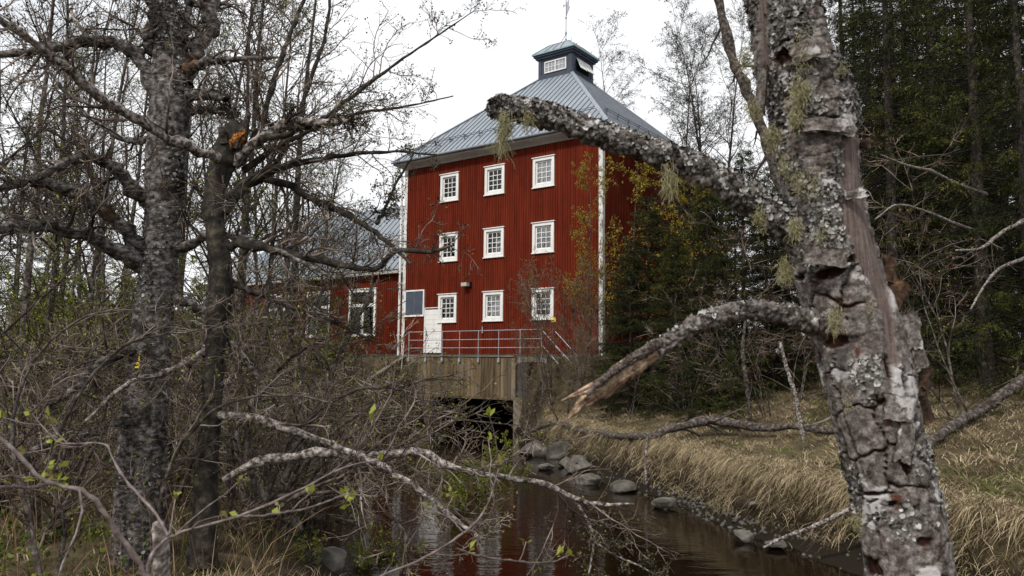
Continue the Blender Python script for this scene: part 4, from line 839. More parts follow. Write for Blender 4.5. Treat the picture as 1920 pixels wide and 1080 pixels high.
rp, rr2 = np.array([[at(432, 282, 6.24 * YK), at(438, 270, 6.235 * YK), at(445, 258, 6.235 * YK), at(452, 246, 6.24 * YK), at(458, 234, 6.25 * YK)]]), np.array([[.02, .05, .062, .05, .012]])
V_, Q_ = tubes(np.repeat(rp, 1, 0)[:, :, :], rr2, 22); V_ = V_ + (np.stack([fbm(V_ * 45 + k, 3, 4 + k) for k in range(3)], 1) - .5) * .09; ald.part('rot', (V_, Q_), M['rot'], False)
for k in range(9):
    b_ = at(g.uniform(424, 452), g.uniform(262, 282), 6.2 * YK); tip_ = b_ + np.array([g.normal() * .02 + .02, -.01, g.uniform(.05, .14)]); ald.part('bark_shard', tubes(np.array([[b_, (b_ + tip_) / 2 + g.normal(size=3) * .008, tip_]]), np.array([[.016, .011, .001]]), 4), M['bark_dark'], False)
V_, Q_ = rough_tube(np.array([[at(420, 268, 6.2 * YK), at(416, 250, 6.17 * YK), at(414, 238, 6.15 * YK)]]), np.array([[.04, .032, .03]]), 12, 5, .2, 30); ald.part('stub', (V_, Q_), M['bark_mid']); V_, Q_ = tubes(np.array([[at(414, 238.5, 6.15 * YK), at(413.8, 236.5, 6.148 * YK)]]), np.array([[.031, .001]]), 12); ald.part('stub_end', (V_, Q_), M['wood_pale'])
AL = [([(408, 296, 20), (370, 282, 20), (320, 262, 20), (270, 232, 19), (210, 194, 18), (150, 150, 17), (80, 95, 15), (0, 35, 13), (-60, -10, 10)], (6.2, 4.4), 'bark_pale'),
      ([(438, 305, 24), (470, 278, 22), (505, 253, 21), (545, 236, 19), (590, 233, 15), (630, 231, 12), (660, 228, 9)], (6.3, 6.0), 'bark_pale'),
      ([(490, 262, 14), (560, 240, 11), (625, 205, 9), (700, 148, 7), (760, 105, 5), (830, 60, 3.2), (890, 20, 2)], (6.1, 6.4), 'bark_dark'),
      ([(455, 300, 16), (490, 230, 12), (512, 150, 10), (540, 70, 9), (562, 15, 7), (600, -60, 4)], (6.3, 6.8), 'bark_dark'), ([(438, 350, 14), (520, 300, 10), (560, 220, 9), (590, 130, 8), (612, 60, 7), (622, -30, 5)], (6.8, 7.1), 'bark_dark'),
      ([(455, 320, 14), (560, 255, 9), (660, 215, 6), (760, 200, 4), (850, 180, 2)], (6.4, 7.0), 'bark_dark'), ([(420, 400, 18), (480, 340, 14), (600, 300, 10), (720, 285, 6), (820, 290, 3)], (6.3, 6.9), 'bark_dark'),
      ([(420, 455, 22), (470, 458, 19), (535, 472, 17), (600, 490, 15), (655, 498, 13), (705, 505, 12), (745, 470, 10), (800, 473, 8), (850, 460, 5)], (6.3, 6.1), 'bark_dark'),
      ([(425, 372, 18), (480, 338, 17), (540, 345, 16), (590, 375, 15), (640, 395, 13), (690, 425, 11), (735, 460, 8), (770, 495, 4)], (6.8, 6.4), 'bark_dark'), ([(706, 420, 9), (722, 390, 7), (745, 340, 5), (775, 290, 3)], (6.5, 6.6), 'bark_dark'),
      ([(420, 520, 16), (520, 560, 10), (620, 600, 7), (700, 640, 4)], (6.3, 6.8), 'bark_mid'), ([(400, 640, 16), (330, 690, 12), (240, 720, 8), (160, 790, 5)], (6.3, 5.7), 'bark_pale'),
      ([(395, 780, 18), (470, 785, 16), (560, 812, 14), (640, 838, 13), (700, 862, 12), (745, 890, 11), (800, 925, 10), (845, 965, 9), (905, 1012, 6)], (6.3, 5.7), 'bark_pale'),
      ([(420, 900, 14), (500, 868, 18), (600, 855, 19), (700, 862, 18), (790, 853, 17), (835, 876, 14), (900, 893, 12), (985, 902, 12), (1040, 916, 11), (1085, 938, 9), (1130, 946, 7), (1190, 945, 3)], (6.2, 5.8), 'bark_pale'),
      ([(1078, 935, 6), (1100, 975, 5), (1112, 1010, 4.5), (1108, 1050, 4), (1100, 1095, 3)], (5.9, 5.8), 'bark_pale'), ([(1108, 1010, 4), (1150, 1040, 3.5), (1200, 1062, 3), (1240, 1085, 2)], (5.85, 5.7), 'bark_pale')]
PA_, RA_ = [], []
for pix, Y, mt in AL:
    P_, R_ = limb(pix, [y_ * (YK if y_ < 8.5 else 1.0) for y_ in Y], 30, .22, g); ald.part('limb', rough_tube(P_, R_, 10, 6, .2, 22), M[mt]); PA_.append(P_); RA_.append(R_)
PA_, RA_ = np.concatenate(PA_), np.concatenate(RA_)
P2, R2 = grow(g, PA_, RA_, 18, (.12, 1), (.18, .5), (25, 75), .03, .17, 9, .4, .0028); P3, R3 = grow(g, P2, R2, 8, (.1, 1), (.3, .65), (30, 65), .01, .22, 6, .6, .0018); P4, R4 = grow(g, P3, R3, 3, (.1, 1), (.25, .55), (30, 60), 0, .22, 4, .7, .0014)
ald.part('crown', pack([tubes(P2, R2, 5), tubes(P3, R3, 4), tubes(P4, R4, 3)]), M['twig_brush'])
lv_ = leaves(g, P4, R4, 2, (.014, .03), (.5, 1)); ald.part('leaves', lv_[:2], M['leaf_dark'], False, {'tint': lv_[2]})

# ------------------------------------------------------------------ near branches with opening buds at the lower left
g = np.random.default_rng(31)
def near_branch(lines, Y, label, base_px, twk=5, bud=3):
    b = at(*base_px, Y if not hasattr(Y, '__len__') else Y[0]); pl_ = Plant('budding_branch', b, label, 'branch', 'budding branches close to the camera')
    P_, R_ = [], []
    for ln in lines:
        p_, r_ = limb(ln, Y, 40, .16, g); r_ = r_ * .62; P_.append(p_); R_.append(r_)
    P_, R_ = np.concatenate(P_), np.concatenate(R_)
    [pl_.part('stem', rough_tube(P_[i:i + 1], R_[i:i + 1], 12, 3 + i, .2, 45), M['twig_rose']) for i in range(len(P_))]
    P2_, R2_ = grow(g, P_, R_, twk, (.25, 1), (.1, .35), (25, 60), .05, .12, 6, .55, .0016); [pl_.part('twig', tubes(P2_[i:i + 1], R2_[i:i + 1], 6), M['twig_rose']) for i in range(len(P2_))]
    ends = np.concatenate([P2_[:, -2:], P_[:, -2:]]); er = np.full(ends.shape[:2], .002)
    l_ = leaves(g, ends, er, bud, (.016, .036), (.7, 1), .004, -.3); pl_.part('leaves', l_[:2], M['leaf_near'], False, {'tint': l_[2]})
near_branch([[(-20, 800, 11), (60, 880, 12), (100, 905, 12), (165, 925, 13), (210, 985, 15), (250, 1040, 17), (285, 1100, 18), (330, 1250, 20), (350, 1500, 22), (352, 1860, 26)], [(-20, 893, 7), (40, 893, 7), (110, 902, 8)], [(-20, 912, 7), (50, 912, 8), (105, 905, 9)]], (2.1, 2.3), 'mauve near branch curving down from the left edge', (285, 1100), 3, 4)
near_branch([[(352, 1860, 24), (330, 1500, 19), (290, 1200, 16), (275, 1068, 12), (300, 1020, 11), (335, 1000, 10), (390, 985, 9), (470, 962, 9), (530, 935, 8), (590, 905, 7), (650, 875, 6), (712, 862, 4)], [(440, 970, 8), (520, 962, 7), (590, 948, 6), (650, 925, 4)], [(315, 1005, 9), (290, 960, 8), (242, 908, 8), (215, 865, 7), (195, 832, 6), (140, 832, 5), (105, 825, 5), (60, 775, 3)], [(100, 828, 6), (90, 860, 6), (85, 890, 5)]], (2.2, 2.5), 'mauve near branch with opening buds crossing the lower left corner', (275, 1068), 4, 4)
near_branch([[(380, 1760, 16), (430, 1500, 13), (560, 1220, 10), (700, 1090, 8), (770, 1058, 8), (830, 1025, 7), (885, 985, 7), (915, 945, 6), (930, 900, 4), (940, 860, 3)], [(855, 1028, 6), (910, 1045, 6), (965, 1052, 5), (1030, 1055, 5), (1070, 1040, 4)], [(870, 1000, 4), (840, 960, 4), (850, 930, 3)]], (2.3, 2.6), 'near budding branch over the dark water at the bottom centre', (700, 1090), 3, 4)
sn = Plant('dead_stub', at(305, 1300, 2.6), 'short lichen-spotted dead stub behind the near branches', 'stub')
sn.part('stem', rough_tube(*limb([(290, 1750, 44), (298, 1350, 36), (303, 1080, 30), (301, 1020, 28), (298, 990, 26), (292, 978, 14)], 2.6, 40, 0), 18, 4, .16, 30), M['bark_pale'])

# ------------------------------------------------------------------ fallen wood, sticks, stones
g = np.random.default_rng(51)
def stick(name, pix, Y, label, cat, mt, tw=0, sides=14, amp=.14):
    P_, R_ = limb(pix, Y, 40, .1, g); o = Plant(name, P_[0, 0], label, cat); o.part('stem', rough_tube(P_, R_, sides, 8, amp, 9), M[mt])
    if tw:
        P2_, R2_ = grow(g, P_, R_, tw, (.1, .95), (.06, .2), (40, 80), .0, .2, 6, .4, .003); P3_, R3_ = grow(g, P2_, R2_, 4, (.2, 1), (.3, .6), (30, 60), 0, .2, 5, .6, .002); [o.part('twig', pack([tubes(P2_[i:i + 1], R2_[i:i + 1], 5), tubes(P3_[4 * i:4 * i + 4], R3_[4 * i:4 * i + 4], 4)]), M['twig_pale']) for i in range(len(P2_))]
stick('fallen_log', [(985, 812, 6), (1040, 793, 9), (1090, 808, 11), (1150, 816, 12), (1215, 818, 13), (1262, 803, 15), (1310, 790, 16), (1355, 787, 17), (1420, 801, 15), (1490, 798, 14), (1540, 808, 13), (1580, 806, 12)], [hit(1000, 835) - .4, hit(1040, 822) - .3, hit(1090, 830), hit(1150, 832), hit(1215, 834), hit(1262, 826), hit(1310, 822), hit(1355, 822), hit(1420, 824), hit(1490, 818), hit(1540, 820), hit(1580, 818)], 'long curved grey fallen log above the grassy bank', 'log', 'bark_mid', 9)
stick('fallen_pole', [(1735, 838, 16), (1790, 800, 18), (1840, 772, 19), (1885, 738, 20), (1930, 700, 20)], [hit(1735, 846), hit(1790, 812) , hit(1840, 790), hit(1885, 775), hit(1930, 765)], 'dark slanting fallen pole on the grass right of the dead trunk', 'log', 'bark_mid', 2)
stick('bleached_stick', [(1432, 1026, 4), (1470, 1008, 7), (1520, 990, 8), (1560, 972, 9), (1605, 948, 9), (1650, 925, 8)], (11.3, 10.6), 'bleached stick poking into the water left of the trunk', 'stick', 'bark_pale', 1)
stick('dark_stem', [(546, 760, 13), (545, 690, 12), (550, 560, 12), (556, 430, 11), (562, 300, 9), (575, 150, 7), (592, 0, 5), (600, -90, 3)], 19.5, 'slender dark stem standing before the low wing left window', 'tree', 'bark_dark', 14)
stick('leaning_stem', [(1508, 835, 8), (1500, 790, 8), (1490, 740, 8), (1475, 690, 7), (1462, 640, 6)], hit(1508, 830), 'thin bare leaning stem on the bank left of the trunk', 'stem', 'bark_pale', 4)
stick('leaning_stem', [(1408, 800, 8), (1400, 730, 8), (1392, 660, 7), (1398, 600, 5)], hit(1408, 796), 'brown thin stem standing behind the fallen log', 'stem', 'bark_mid', 4)
stick('hanging_twig', [(1212, 905, 5), (1210, 870, 4), (1212, 830, 4), (1214, 818, 3)], 17.2, 'thin pale twig standing between bank edge and log', 'stick', 'bark_pale', 0)
stick('birch_limb', [(1335, -60, 15), (1352, 30, 17), (1372, 105, 19), (1405, 185, 20), (1440, 280, 21), (1475, 380, 22), (1520, 520, 23), (1560, 680, 24), (1590, 850, 26)], 17.0, 'leaning grey birch stem behind the left side of the trunk', 'tree', 'bark_mid', 14)
stick('dead_limb', [(1650, 290, 3), (1700, 310, 5), (1745, 320, 6), (1790, 342, 7), (1850, 366, 9)], (13.5, 18.4), 'bleached dead limb sticking out right of the trunk', 'branch', 'bark_pale', 6)
stick('dead_limb', [(1640, 412, 3), (1680, 385, 4), (1730, 395, 5), (1790, 420, 6), (1850, 440, 7)], (14, 18.4), 'crooked bleached limb below the straight dead limb', 'branch', 'bark_pale', 6)
stick('dead_limb', [(1940, 405, 9), (1880, 435, 7), (1840, 465, 5), (1790, 470, 3)], (16.9, 13), 'bleached limb reaching in from the right edge', 'branch', 'bark_pale', 6)
stick('dead_limb', [(1940, 480, 8), (1880, 500, 6), (1850, 530, 5), (1820, 580, 3)], (16.9, 13), 'lower bleached limb reaching in from the right edge', 'branch', 'bark_pale', 6)

def icos(n):
    import bmesh
    bm = bmesh.new(); bmesh.ops.create_icosphere(bm, subdivisions=n, radius=1.0); V = np.array([v.co[:] for v in bm.verts]); F_ = np.array([[v.index for v in f.verts] for f in bm.faces]); bm.free(); return V, F_
IV, IF = icos(4); I1, J1 = icos(1)
def rock(xy, z, s, label, seed, sq=.7):
    gg = np.random.default_rng(seed); V = IV.copy(); 
    for k in range(14):
        nrm_ = unit(gg.normal(size=3)); d_ = gg.uniform(.5, .85); ex = V @ nrm_ - d_; V = V - np.clip(ex, 0, None)[:, None] * nrm_ * .85
    V = V * (1 + .18 * (fbm(V * 2.3 + seed, 4, seed) - .5) * 2)[:, None]
    V = V * np.array([1.0, gg.uniform(.75, 1), sq])
    o = link('boulder', mesh_np('boulder', V * s, None, IF, M['rock'], True)); o.location = (xy[0], xy[1], z); o.rotation_euler = (0, 0, gg.uniform(0, 6)); tag(o, label, 'boulder', 'stones along the water')
for k, (px, py, w_, sq, lb) in enumerate(((1008, 842, 58, .6, 'flat grey boulder nearest the culvert pillar'), (1044, 846, 46, .95, 'rounded pale boulder beside the flat one'), (1084, 872, 54, .6, 'angular grey boulder leaning by the waterline'), (1062, 862, 34, .6, 'small boulder between the two larger ones'), (1105, 892, 44, .5, 'low wet stone at the waterline below the boulders'), (1165, 905, 44, .5, 'brown flat stone at the bank foot'), (1240, 935, 50, .45, 'dark flat stone by the pebble patch'), (1387, 992, 36, .75, 'single pale stone in the water by the bank'), (1410, 968, 28, .5, 'stone at the grass edge above the single pale stone'), (1450, 1005, 36, .4, 'dark wet stone beside the bleached stick'), (630, 1062, 62, .8, 'grey stone on the near left water edge'), (560, 985, 40, .7, 'dark stone under the left bank twigs'), (1025, 868, 26, .5, 'half-sunk stone before the flat boulder'), (1150, 870, 22, .6, 'small grey stone in the grass'))):
    Yd = FPX * CAMZ / (py - 683 + 8) ; x_, y_ = spot(px, Yd); rock((x_, y_), max(.02, min(gz(x_, y_), .35)) + w_ / FPX * Yd * .14, w_ / 2 / FPX * Yd * 1.3, lb, 100 + k, sq)
nP = 520; Yp = np.concatenate([g.normal(15.6, .8, 200), g.normal(13.3, .7, 170), g.uniform(9.5, 25, 150)]); Xp = np.interp(Yp, _ry, _rx) + g.normal(size=nP) * .3 + .1; Zp = terrain(Xp, Yp); ok = (Zp > -.12) & (Zp < .2); Xp, Yp, Zp = Xp[ok], Yp[ok], Zp[ok]; nP = len(Xp)
sc_ = g.uniform(.012, .06, nP)[:, None, None] * g.uniform(.6, 1, (nP, 1, 3)); Vp = I1[None] * (1 + .25 * g.normal(size=(nP, len(I1), 1)) * .6) * sc_ + np.stack([Xp, Yp, Zp + .01], 1)[:, None]
Fp = (J1[None] + (np.arange(nP) * len(I1))[:, None, None]).reshape(-1, 3)
tag(link('pebbles', mesh_np('pebbles', Vp.reshape(-1, 3), None, Fp, M['pebble'])), 'grey pebbles along the foot of the grassy bank', 'pebbles', kind='stuff')

# ------------------------------------------------------------------ grass and ground plants
def tufts(g, n, xr, yr, keep, per, hr, wl, lean=(.35, 1.1), spread=.14, green=.12, wpx=.006, downhill=.0):
    X = g.uniform(*xr, n); Y = yr[0] * (yr[1] / yr[0]) ** g.uniform(0, 1, n); k = keep(X, Y); X, Y = X[k], Y[k]
    n = len(X); pn_ = fbm(np.stack([X * .9, Y * .6, 0 * X], 1), 3, 17); green = green * np.where(pn_ > .54, 3.6, .35)
    tint0 = np.where(g.uniform(0, 1, n) < green, g.uniform(.78, 1, n), g.uniform(.1, .75, n)); hs = g.uniform(*hr, n)
    ix = np.repeat(np.arange(n), per); m_ = len(ix); az = g.uniform(0, 2 * np.pi, m_)
    r_ = np.abs(g.normal(size=m_)) * spread; bx = X[ix] + np.cos(az) * r_; by = Y[ix] + np.sin(az) * r_
    if downhill:
        e = .4; gxx = terrain(X + e, Y) - terrain(X - e, Y); gyy = terrain(X, Y + e) - terrain(X, Y - e); sl_ = np.clip(np.hypot(gxx, gyy) * 1.3, 0, 1) * downhill
        da = np.arctan2(-gyy, -gxx); use = g.uniform(0, 1, m_) < sl_[ix]; az = np.where(use, da[ix] + g.normal(size=m_) * .95, az)
    bz = terrain(bx, by) - .02
    V, Q, T = blades(g, np.stack([bx, by, bz], 1), hs[ix] * g.uniform(.55, 1.15, m_), az, g.uniform(*lean, m_), wpx, 1.0)
    tint = np.clip(tint0[ix] + g.normal(size=m_) * .1, 0, 1)
    return V, Q, T, np.repeat(tint, 7)
g = np.random.default_rng(61)
def sright(X, Y): return X - np.interp(Y, _ry, _rx)
def sleft(X, Y): return np.interp(Y, _ly, _lx) - X
V, Q, T, tn = tufts(g, 5200, (-1, 16), (6.5, 34), lambda X, Y: (sright(X, Y) > .42) & (X < Y * .72 + 1), 30, (.1, .28), 0, (.6, 1.6), .17, .16, .0055, 1.0)
ne = 900; Ye = 8.5 * (3.3) ** g.uniform(0, 1, ne); Xe = np.interp(Ye, _ry, _rx) + .7 + g.uniform(-.15, .5, ne); keep_ = terrain(Xe, Ye) > .45; Xe, Ye = Xe[keep_], Ye[keep_]; ne = len(Xe); ix = np.repeat(np.arange(ne), 42); me_ = len(ix)
bx, by = Xe[ix] + g.normal(size=me_) * .11, Ye[ix] + g.normal(size=me_) * .11; hs_ = g.uniform(.2, .6, ne)[ix] * g.uniform(.5, 1.1, me_)
Ve, Qe, Te = blades(g, np.stack([bx, by, terrain(bx, by) - .02], 1), hs_, math.pi + .45 + g.normal(size=me_) * .55, g.uniform(.45, 1.0, me_), .0055, 3.0)
te = np.repeat(np.clip(g.uniform(.15, .78, ne)[ix] + g.normal(size=me_) * .12, 0, 1), 7)
Q = np.concatenate([Q, Qe + len(V)]); T = np.concatenate([T, Te + len(V)]); V = np.concatenate([V, Ve]); tn = np.concatenate([tn, te])
tag(link('dry_grass', mesh_np('dry_grass', V, Q, T, M['grass'], attrs={'tint': tn})), 'matted straw-coloured grass hanging over the right bank', 'grass', kind='stuff')
V, Q, T, tn = tufts(g, 2600, (-16, 3), (4.5, 34), lambda X, Y: (sleft(X, Y) > .15) & (X > -Y * .72 - 1) & (X < -.2 * Y + .2), 16, (.12, .3), 0, (.3, 1.1), .16, .45, .0055, .6)
tag(link('bank_grass', mesh_np('bank_grass', V, Q, T, M['grass'], attrs={'tint': tn})), 'sparse mixed green and straw grass under the left thicket', 'grass', kind='stuff')
# tall dead stalks near the left edge
n = 950; Xs = g.uniform(-8, -1.5, n); Ys = g.uniform(4.4, 10, n); k = (sleft(Xs, Ys) > .3) & (Xs < -.285 * Ys); Xs, Ys = Xs[k], Ys[k]; n = len(Xs)
V, Q, T = blades(g, np.stack([Xs, Ys, terrain(Xs, Ys)], 1), g.uniform(.4, 1.25, n), g.uniform(0, 6.28, n), g.uniform(.1, 1.0, n), .003, .8)
tag(link('dead_stalks', mesh_np('dead_stalks', V, Q, T, M['stalk'], attrs={'tint': np.repeat(g.uniform(0, 1, n), 7)})), 'brown dead stalks leaning among the left undergrowth', 'stalks', kind='stuff')
# leafy herbs
n = 2600; Xs = g.uniform(-13, 1, n); Ys = 4.5 * (7) ** g.uniform(0, 1, n); k = (sleft(Xs, Ys) > .1) & (fbm(np.stack([Xs, Ys, 0 * Xs], 1) * .5, 2, 3) > .46); Xs, Ys = Xs[k], Ys[k]
st_ = np.stack([np.stack([Xs, Ys, terrain(Xs, Ys)], 1), np.stack([Xs, Ys, terrain(Xs, Ys) + g.uniform(.15, .5, len(Xs))], 1)], 1); st_[:, 1, :2] += g.normal(size=(len(Xs), 2)) * .1
l_ = leaves(g, st_, np.full(st_.shape[:2], .003), 14, (.03, .075), (.2, 1), .04)
tag(link('herbs', mesh_np('herbs', l_[0], l_[1], None, M['herb'], attrs={'tint': l_[2]})), 'fresh green herbs sprouting on the left bank', 'herbs', kind='stuff')

# ------------------------------------------------------------------ the lichened dead trunk close to the camera
g = np.random.default_rng(71); YH = 2.0
m_, t, b = mat_base('flaking_dead_bark', .9, .1)
tcn = t.nodes.new('ShaderNodeTexCoord'); ob = tcn.outputs['Object']
n1 = noise_node(t, ob, 48, 8, .78); r1 = ramp(t, [(.34, (.022, .017, .015)), (.44, (.075, .062, .055)), (.53, (.165, .145, .134)), (.62, (.29, .265, .25)), (.72, (.48, .455, .44))]); t.links.new(n1.outputs['Fac'], r1.inputs['Fac'])
n2 = noise_node(t, ob, 9, 5, .65); r2_ = ramp(t, [(.57, (0, 0, 0)), (.61, (1, 1, 1))]); t.links.new(n2.outputs['Fac'], r2_.inputs['Fac'])
mxa = t.nodes.new('ShaderNodeMixRGB'); t.links.new(r2_.outputs['Color'], mxa.inputs['Fac']); t.links.new(r1.outputs['Color'], mxa.inputs['Color1']); mxa.inputs['Color2'].default_value = (.46, .44, .435, 1)
n3 = noise_node(t, ob, 14, 5, .7); r3_ = ramp(t, [(.62, (0, 0, 0)), (.68, (1, 1, 1))]); t.links.new(n3.outputs['Fac'], r3_.inputs['Fac'])
mxb = t.nodes.new('ShaderNodeMixRGB'); t.links.new(r3_.outputs['Color'], mxb.inputs['Fac']); t.links.new(mxa.outputs['Color'], mxb.inputs['Color1']); mxb.inputs['Color2'].default_value = (.1, .04, .026, 1)
def attr_mix(prev, name, col_socket):
    a = t.nodes.new('ShaderNodeAttribute'); a.attribute_name = name; x = t.nodes.new('ShaderNodeMixRGB'); t.links.new(a.outputs['Fac'], x.inputs['Fac']); t.links.new(prev, x.inputs['Color1'])
    if isinstance(col_socket, tuple): x.inputs['Color2'].default_value = (*col_socket, 1)
    else: t.links.new(col_socket, x.inputs['Color2'])
    return x.outputs['Color']
out = attr_mix(mxb.outputs['Color'], 'inner', (.03, .013, .009))
nw = noise_node(t, ob, 16, 7, .75, (7, 7, .5)); rw = ramp(t, [(.3, (.06, .042, .036)), (.5, (.13, .098, .088)), (.75, (.26, .21, .195))]); t.links.new(nw.outputs['Fac'], rw.inputs['Fac'])
out = attr_mix(out, 'wood', rw.outputs['Color']); t.links.new(out, b.inputs['Base Color'])
nb = noise_node(t, ob, 70, 6, .7); bp = t.nodes.new('ShaderNodeBump'); bp.inputs['Strength'].default_value = .8; bp.inputs['Distance'].default_value = .006; t.links.new(nb.outputs['Fac'], bp.inputs['Height']); t.links.new(bp.outputs[0], b.inputs['Normal'])
M['dead_bark'] = m_
hb = at(1850, 2010, YH); hb[2] = gz(hb[0], hb[1]) - .02
hero = Plant('dead_birch', hb, 'leaning dead birch trunk with flaking lichened bark and two broken branches, close by', 'dead tree')
ctr = [(1448, -220, 126), (1460, -90, 131), (1470, 0, 135), (1488, 100, 144), (1520, 200, 153), (1535, 300, 148), (1550, 420, 153), (1580, 540, 157), (1616, 660, 162), (1630, 720, 160), (1655, 840, 153), (1686, 960, 150), (1707, 1080, 153), (1730, 1200, 158), (1790, 1600, 172), (1850, 2040, 202)]
HP, HR = limb(ctr, YH, 820, 0); HP, HR = HP[0], HR[0]; ns = 132
pyv = np.interp(np.linspace(0, len(ctr) - 1, 820), np.arange(len(ctr)), [c[1] for c in ctr])       # height on the trunk, in photograph rows
al = np.concatenate([[0], np.cumsum(np.linalg.norm(np.diff(HP, axis=0), axis=1))])
Tt = unit(np.gradient(HP, axis=0)); tocam = unit(np.array([0, 0, CAMZ]) - HP); Fr = unit(tocam - (tocam * Tt).sum(1)[:, None] * Tt); Rt = np.cross(Fr, Tt); Rt = np.where((Rt[:, :1] > 0), Rt, -Rt)
ph = -math.pi + np.arange(ns) * 2 * math.pi / ns
PH, AL_ = np.meshgrid(ph, al, indexing='xy'); PY = np.repeat(pyv[:, None], ns, 1); RR = np.repeat(HR[:, None], ns, 1); XX = RR * PH
q3 = np.stack([XX * 1.0, AL_, np.sin(PH) * .1], -1)
wx = (fbm(q3 * 14, 3, 31) - .5) * .05; wy = (fbm(q3 * 14, 3, 41) - .5) * .05
f1, f2, cid = voronoi((XX + wx) / .072, (AL_ + wy) / .088, 5); edge = f2 - f1
low = sstep(430, 560, PY)                                                                          # large plates below, crusty bark above
crack = (1 - sstep(.015, .075, edge)) * low * (fbm(q3 * 9, 2, 61) > .42)
h = low * ((cid - .5) * .006 + .007 * (fbm(q3 * 16, 4, 51) - .5) + .005 * (fbm(q3 * 45, 3, 53) - .5)) - crack * .015
g1, g2, cid2 = voronoi((XX + wx * .5) / .028, (AL_ + wy * .5) / .026, 9)
h += (1 - low) * ((cid2 - .5) * .008 - (1 - sstep(.02, .16, g2 - g1)) * .005 + .02 * (fbm(q3 * 20, 4, 71) - .5))
h += .004 * (fbm(q3 * 70, 3, 81) - .5)
# torn gaps that show dark inner bark
def gap(px0, py0, wpx, hpx, dep):
    c0x = np.interp(py0, [c[1] for c in ctr], [c[0] for c in ctr]); cw_ = np.interp(py0, [c[1] for c in ctr], [c[2] for c in ctr])
    p_ = math.asin(max(-.98, min(.98, (px0 - c0x) / (cw_ / 2)))); d_ = np.hypot((PH - p_) * RR / (wpx / 2 * YH / FPX), (PY - py0) / (hpx / 2)) + (fbm(q3 * 30, 3, 91) - .5) * .9
    return (1 - sstep(.75, 1.05, d_)) * dep
gp = sum(gap(*a) for a in ((1480, 115, 60, 26, .016), (1475, 95, 60, 12, .018), (1555, 248, 62, 16, .02), (1600, 265, 40, 40, .02), (1500, 505, 44, 12, .016), (1555, 510, 60, 18, .02), (1600, 495, 30, 12, .016), (1690, 735, 14, 70, .016), (1660, 690, 14, 60, .018), (1530, 640, 60, 50, .015), (1560, 620, 60, 30, .012), (1700, 790, 60, 16, .018), (1690, 850, 22, 70, .02), (1590, 840, 14, 90, .018), (1640, 905, 70, 8, .014), (1665, 925, 30, 14, .014), (1730, 1000, 40, 20, .01), (1620, 1010, 26, 20, .01), (1640, 1050, 50, 40, .012), (1420, 180, 20, 80, .02)))
gp = np.clip(gp, 0, .022); h = h - gp
inner = np.clip(np.maximum(sstep(.003, .010, gp), crack * 1.0), 0, 1)
# the long peeled strip of bare wood on the right and a thin one at the upper left
def strip(pts, wpx):
    px_ = np.interp(PY, [p[1] for p in pts], [p[0] for p in pts]); cx_ = np.interp(PY, [c[1] for c in ctr], [c[0] for c in ctr]); cw_ = np.interp(PY, [c[1] for c in ctr], [c[2] for c in ctr]) / 2
    sx = np.sin(np.clip(PH, -1.57, 1.57)) * cw_ + cx_; wv = np.interp(PY, [p[1] for p in pts], [p[2] for p in pts]) * (1 + .5 * (fbm(q3 * 11, 2, 77) - .5))
    return (1 - sstep(.85, 1.05, np.abs(sx - px_) / wv)) * (np.abs(PH) < 1.75) * sstep(pts[0][1] - 12, pts[0][1] + 12, PY) * (1 - sstep(pts[-1][1] - 12, pts[-1][1] + 12, PY))
wood = np.clip(strip([(1588, 258, 16), (1598, 330, 17), (1606, 430, 32), (1640, 520, 22), (1658, 600, 12), (1672, 690, 7)], 0) + strip([(1430, -40, 10), (1434, 60, 10), (1442, 125, 10)], 0) + .0, 0, 1)
h = h * (1 - wood) - .011 * wood + wood * .0025 * (fbm(np.stack([XX * 60, AL_ * 4, XX * 0], -1), 3, 95) - .5)
cen = HP[:, None, :]; nrmH = np.cos(PH)[..., None] * Fr[:, None] + np.sin(PH)[..., None] * Rt[:, None]
HV = cen + nrmH * (RR + h)[..., None]
i_ = np.arange(820 * ns).reshape(820, ns); j_ = np.roll(i_, -1, 1); HQ = np.stack([i_[:-1], j_[:-1], j_[1:], i_[1:]], -1).reshape(-1, 4)
link('trunk', mesh_np('trunk', loc(HV.reshape(-1, 3), hb), HQ, None, M['dead_bark'], True, {'inner': (inner * (1 - wood)).ravel(), 'wood': wood.ravel()}), hero.o)
def crust(P_, R_, sides, seed, amp=.2, sc=26, woodfrom=None):
    """a limb with knobbly crusty bark"""
    V, Q = tubes(P_, R_, sides); n = P_.shape[1]; c = np.repeat(P_[0], sides, axis=0); d = V - c; rr_ = np.repeat(R_[0], sides)
    a = (np.tile(np.arange(sides), n) * 2 * np.pi / sides); al_ = np.repeat(np.concatenate([[0], np.cumsum(np.linalg.norm(np.diff(P_[0], axis=0), axis=1))]), sides)
    e1_, e2_, cc = voronoi(a * rr_ / .017 + (fbm(V * 40, 2, seed) - .5) * 1.5, al_ / .02 + (fbm(V * 40, 2, seed + 3) - .5) * 1.5, seed)
    hh = (cc - .5) * .014 - (1 - sstep(.03, .25, e2_ - e1_)) * .010 + .022 * (fbm(V * sc, 3, seed) - .5)
    hh = hh * np.minimum(1, rr_ / .03)
    V = c + d * (1 + hh / rr_)[:, None]; return V, Q, (1 - sstep(.0, .12, e2_ - e1_)) * (cc > .55)
LA = limb([(1530, 445, 90), (1480, 425, 72), (1435, 398, 61), (1380, 358, 55), (1313, 318, 53), (1213, 282, 51), (1113, 250, 50), (1040, 222, 48), (985, 209, 47), (950, 206, 47), (934, 203, 44), (931, 203, 8)], (2.0, 1.9), 300, 0)
va, qa, ia = crust(*LA, 44, 13); link('upper_branch', mesh_np('upper_branch', loc(va, hb), qa, None, M['dead_bark'], True, {'inner': ia * .8, 'wood': 0 * ia}), hero.o)
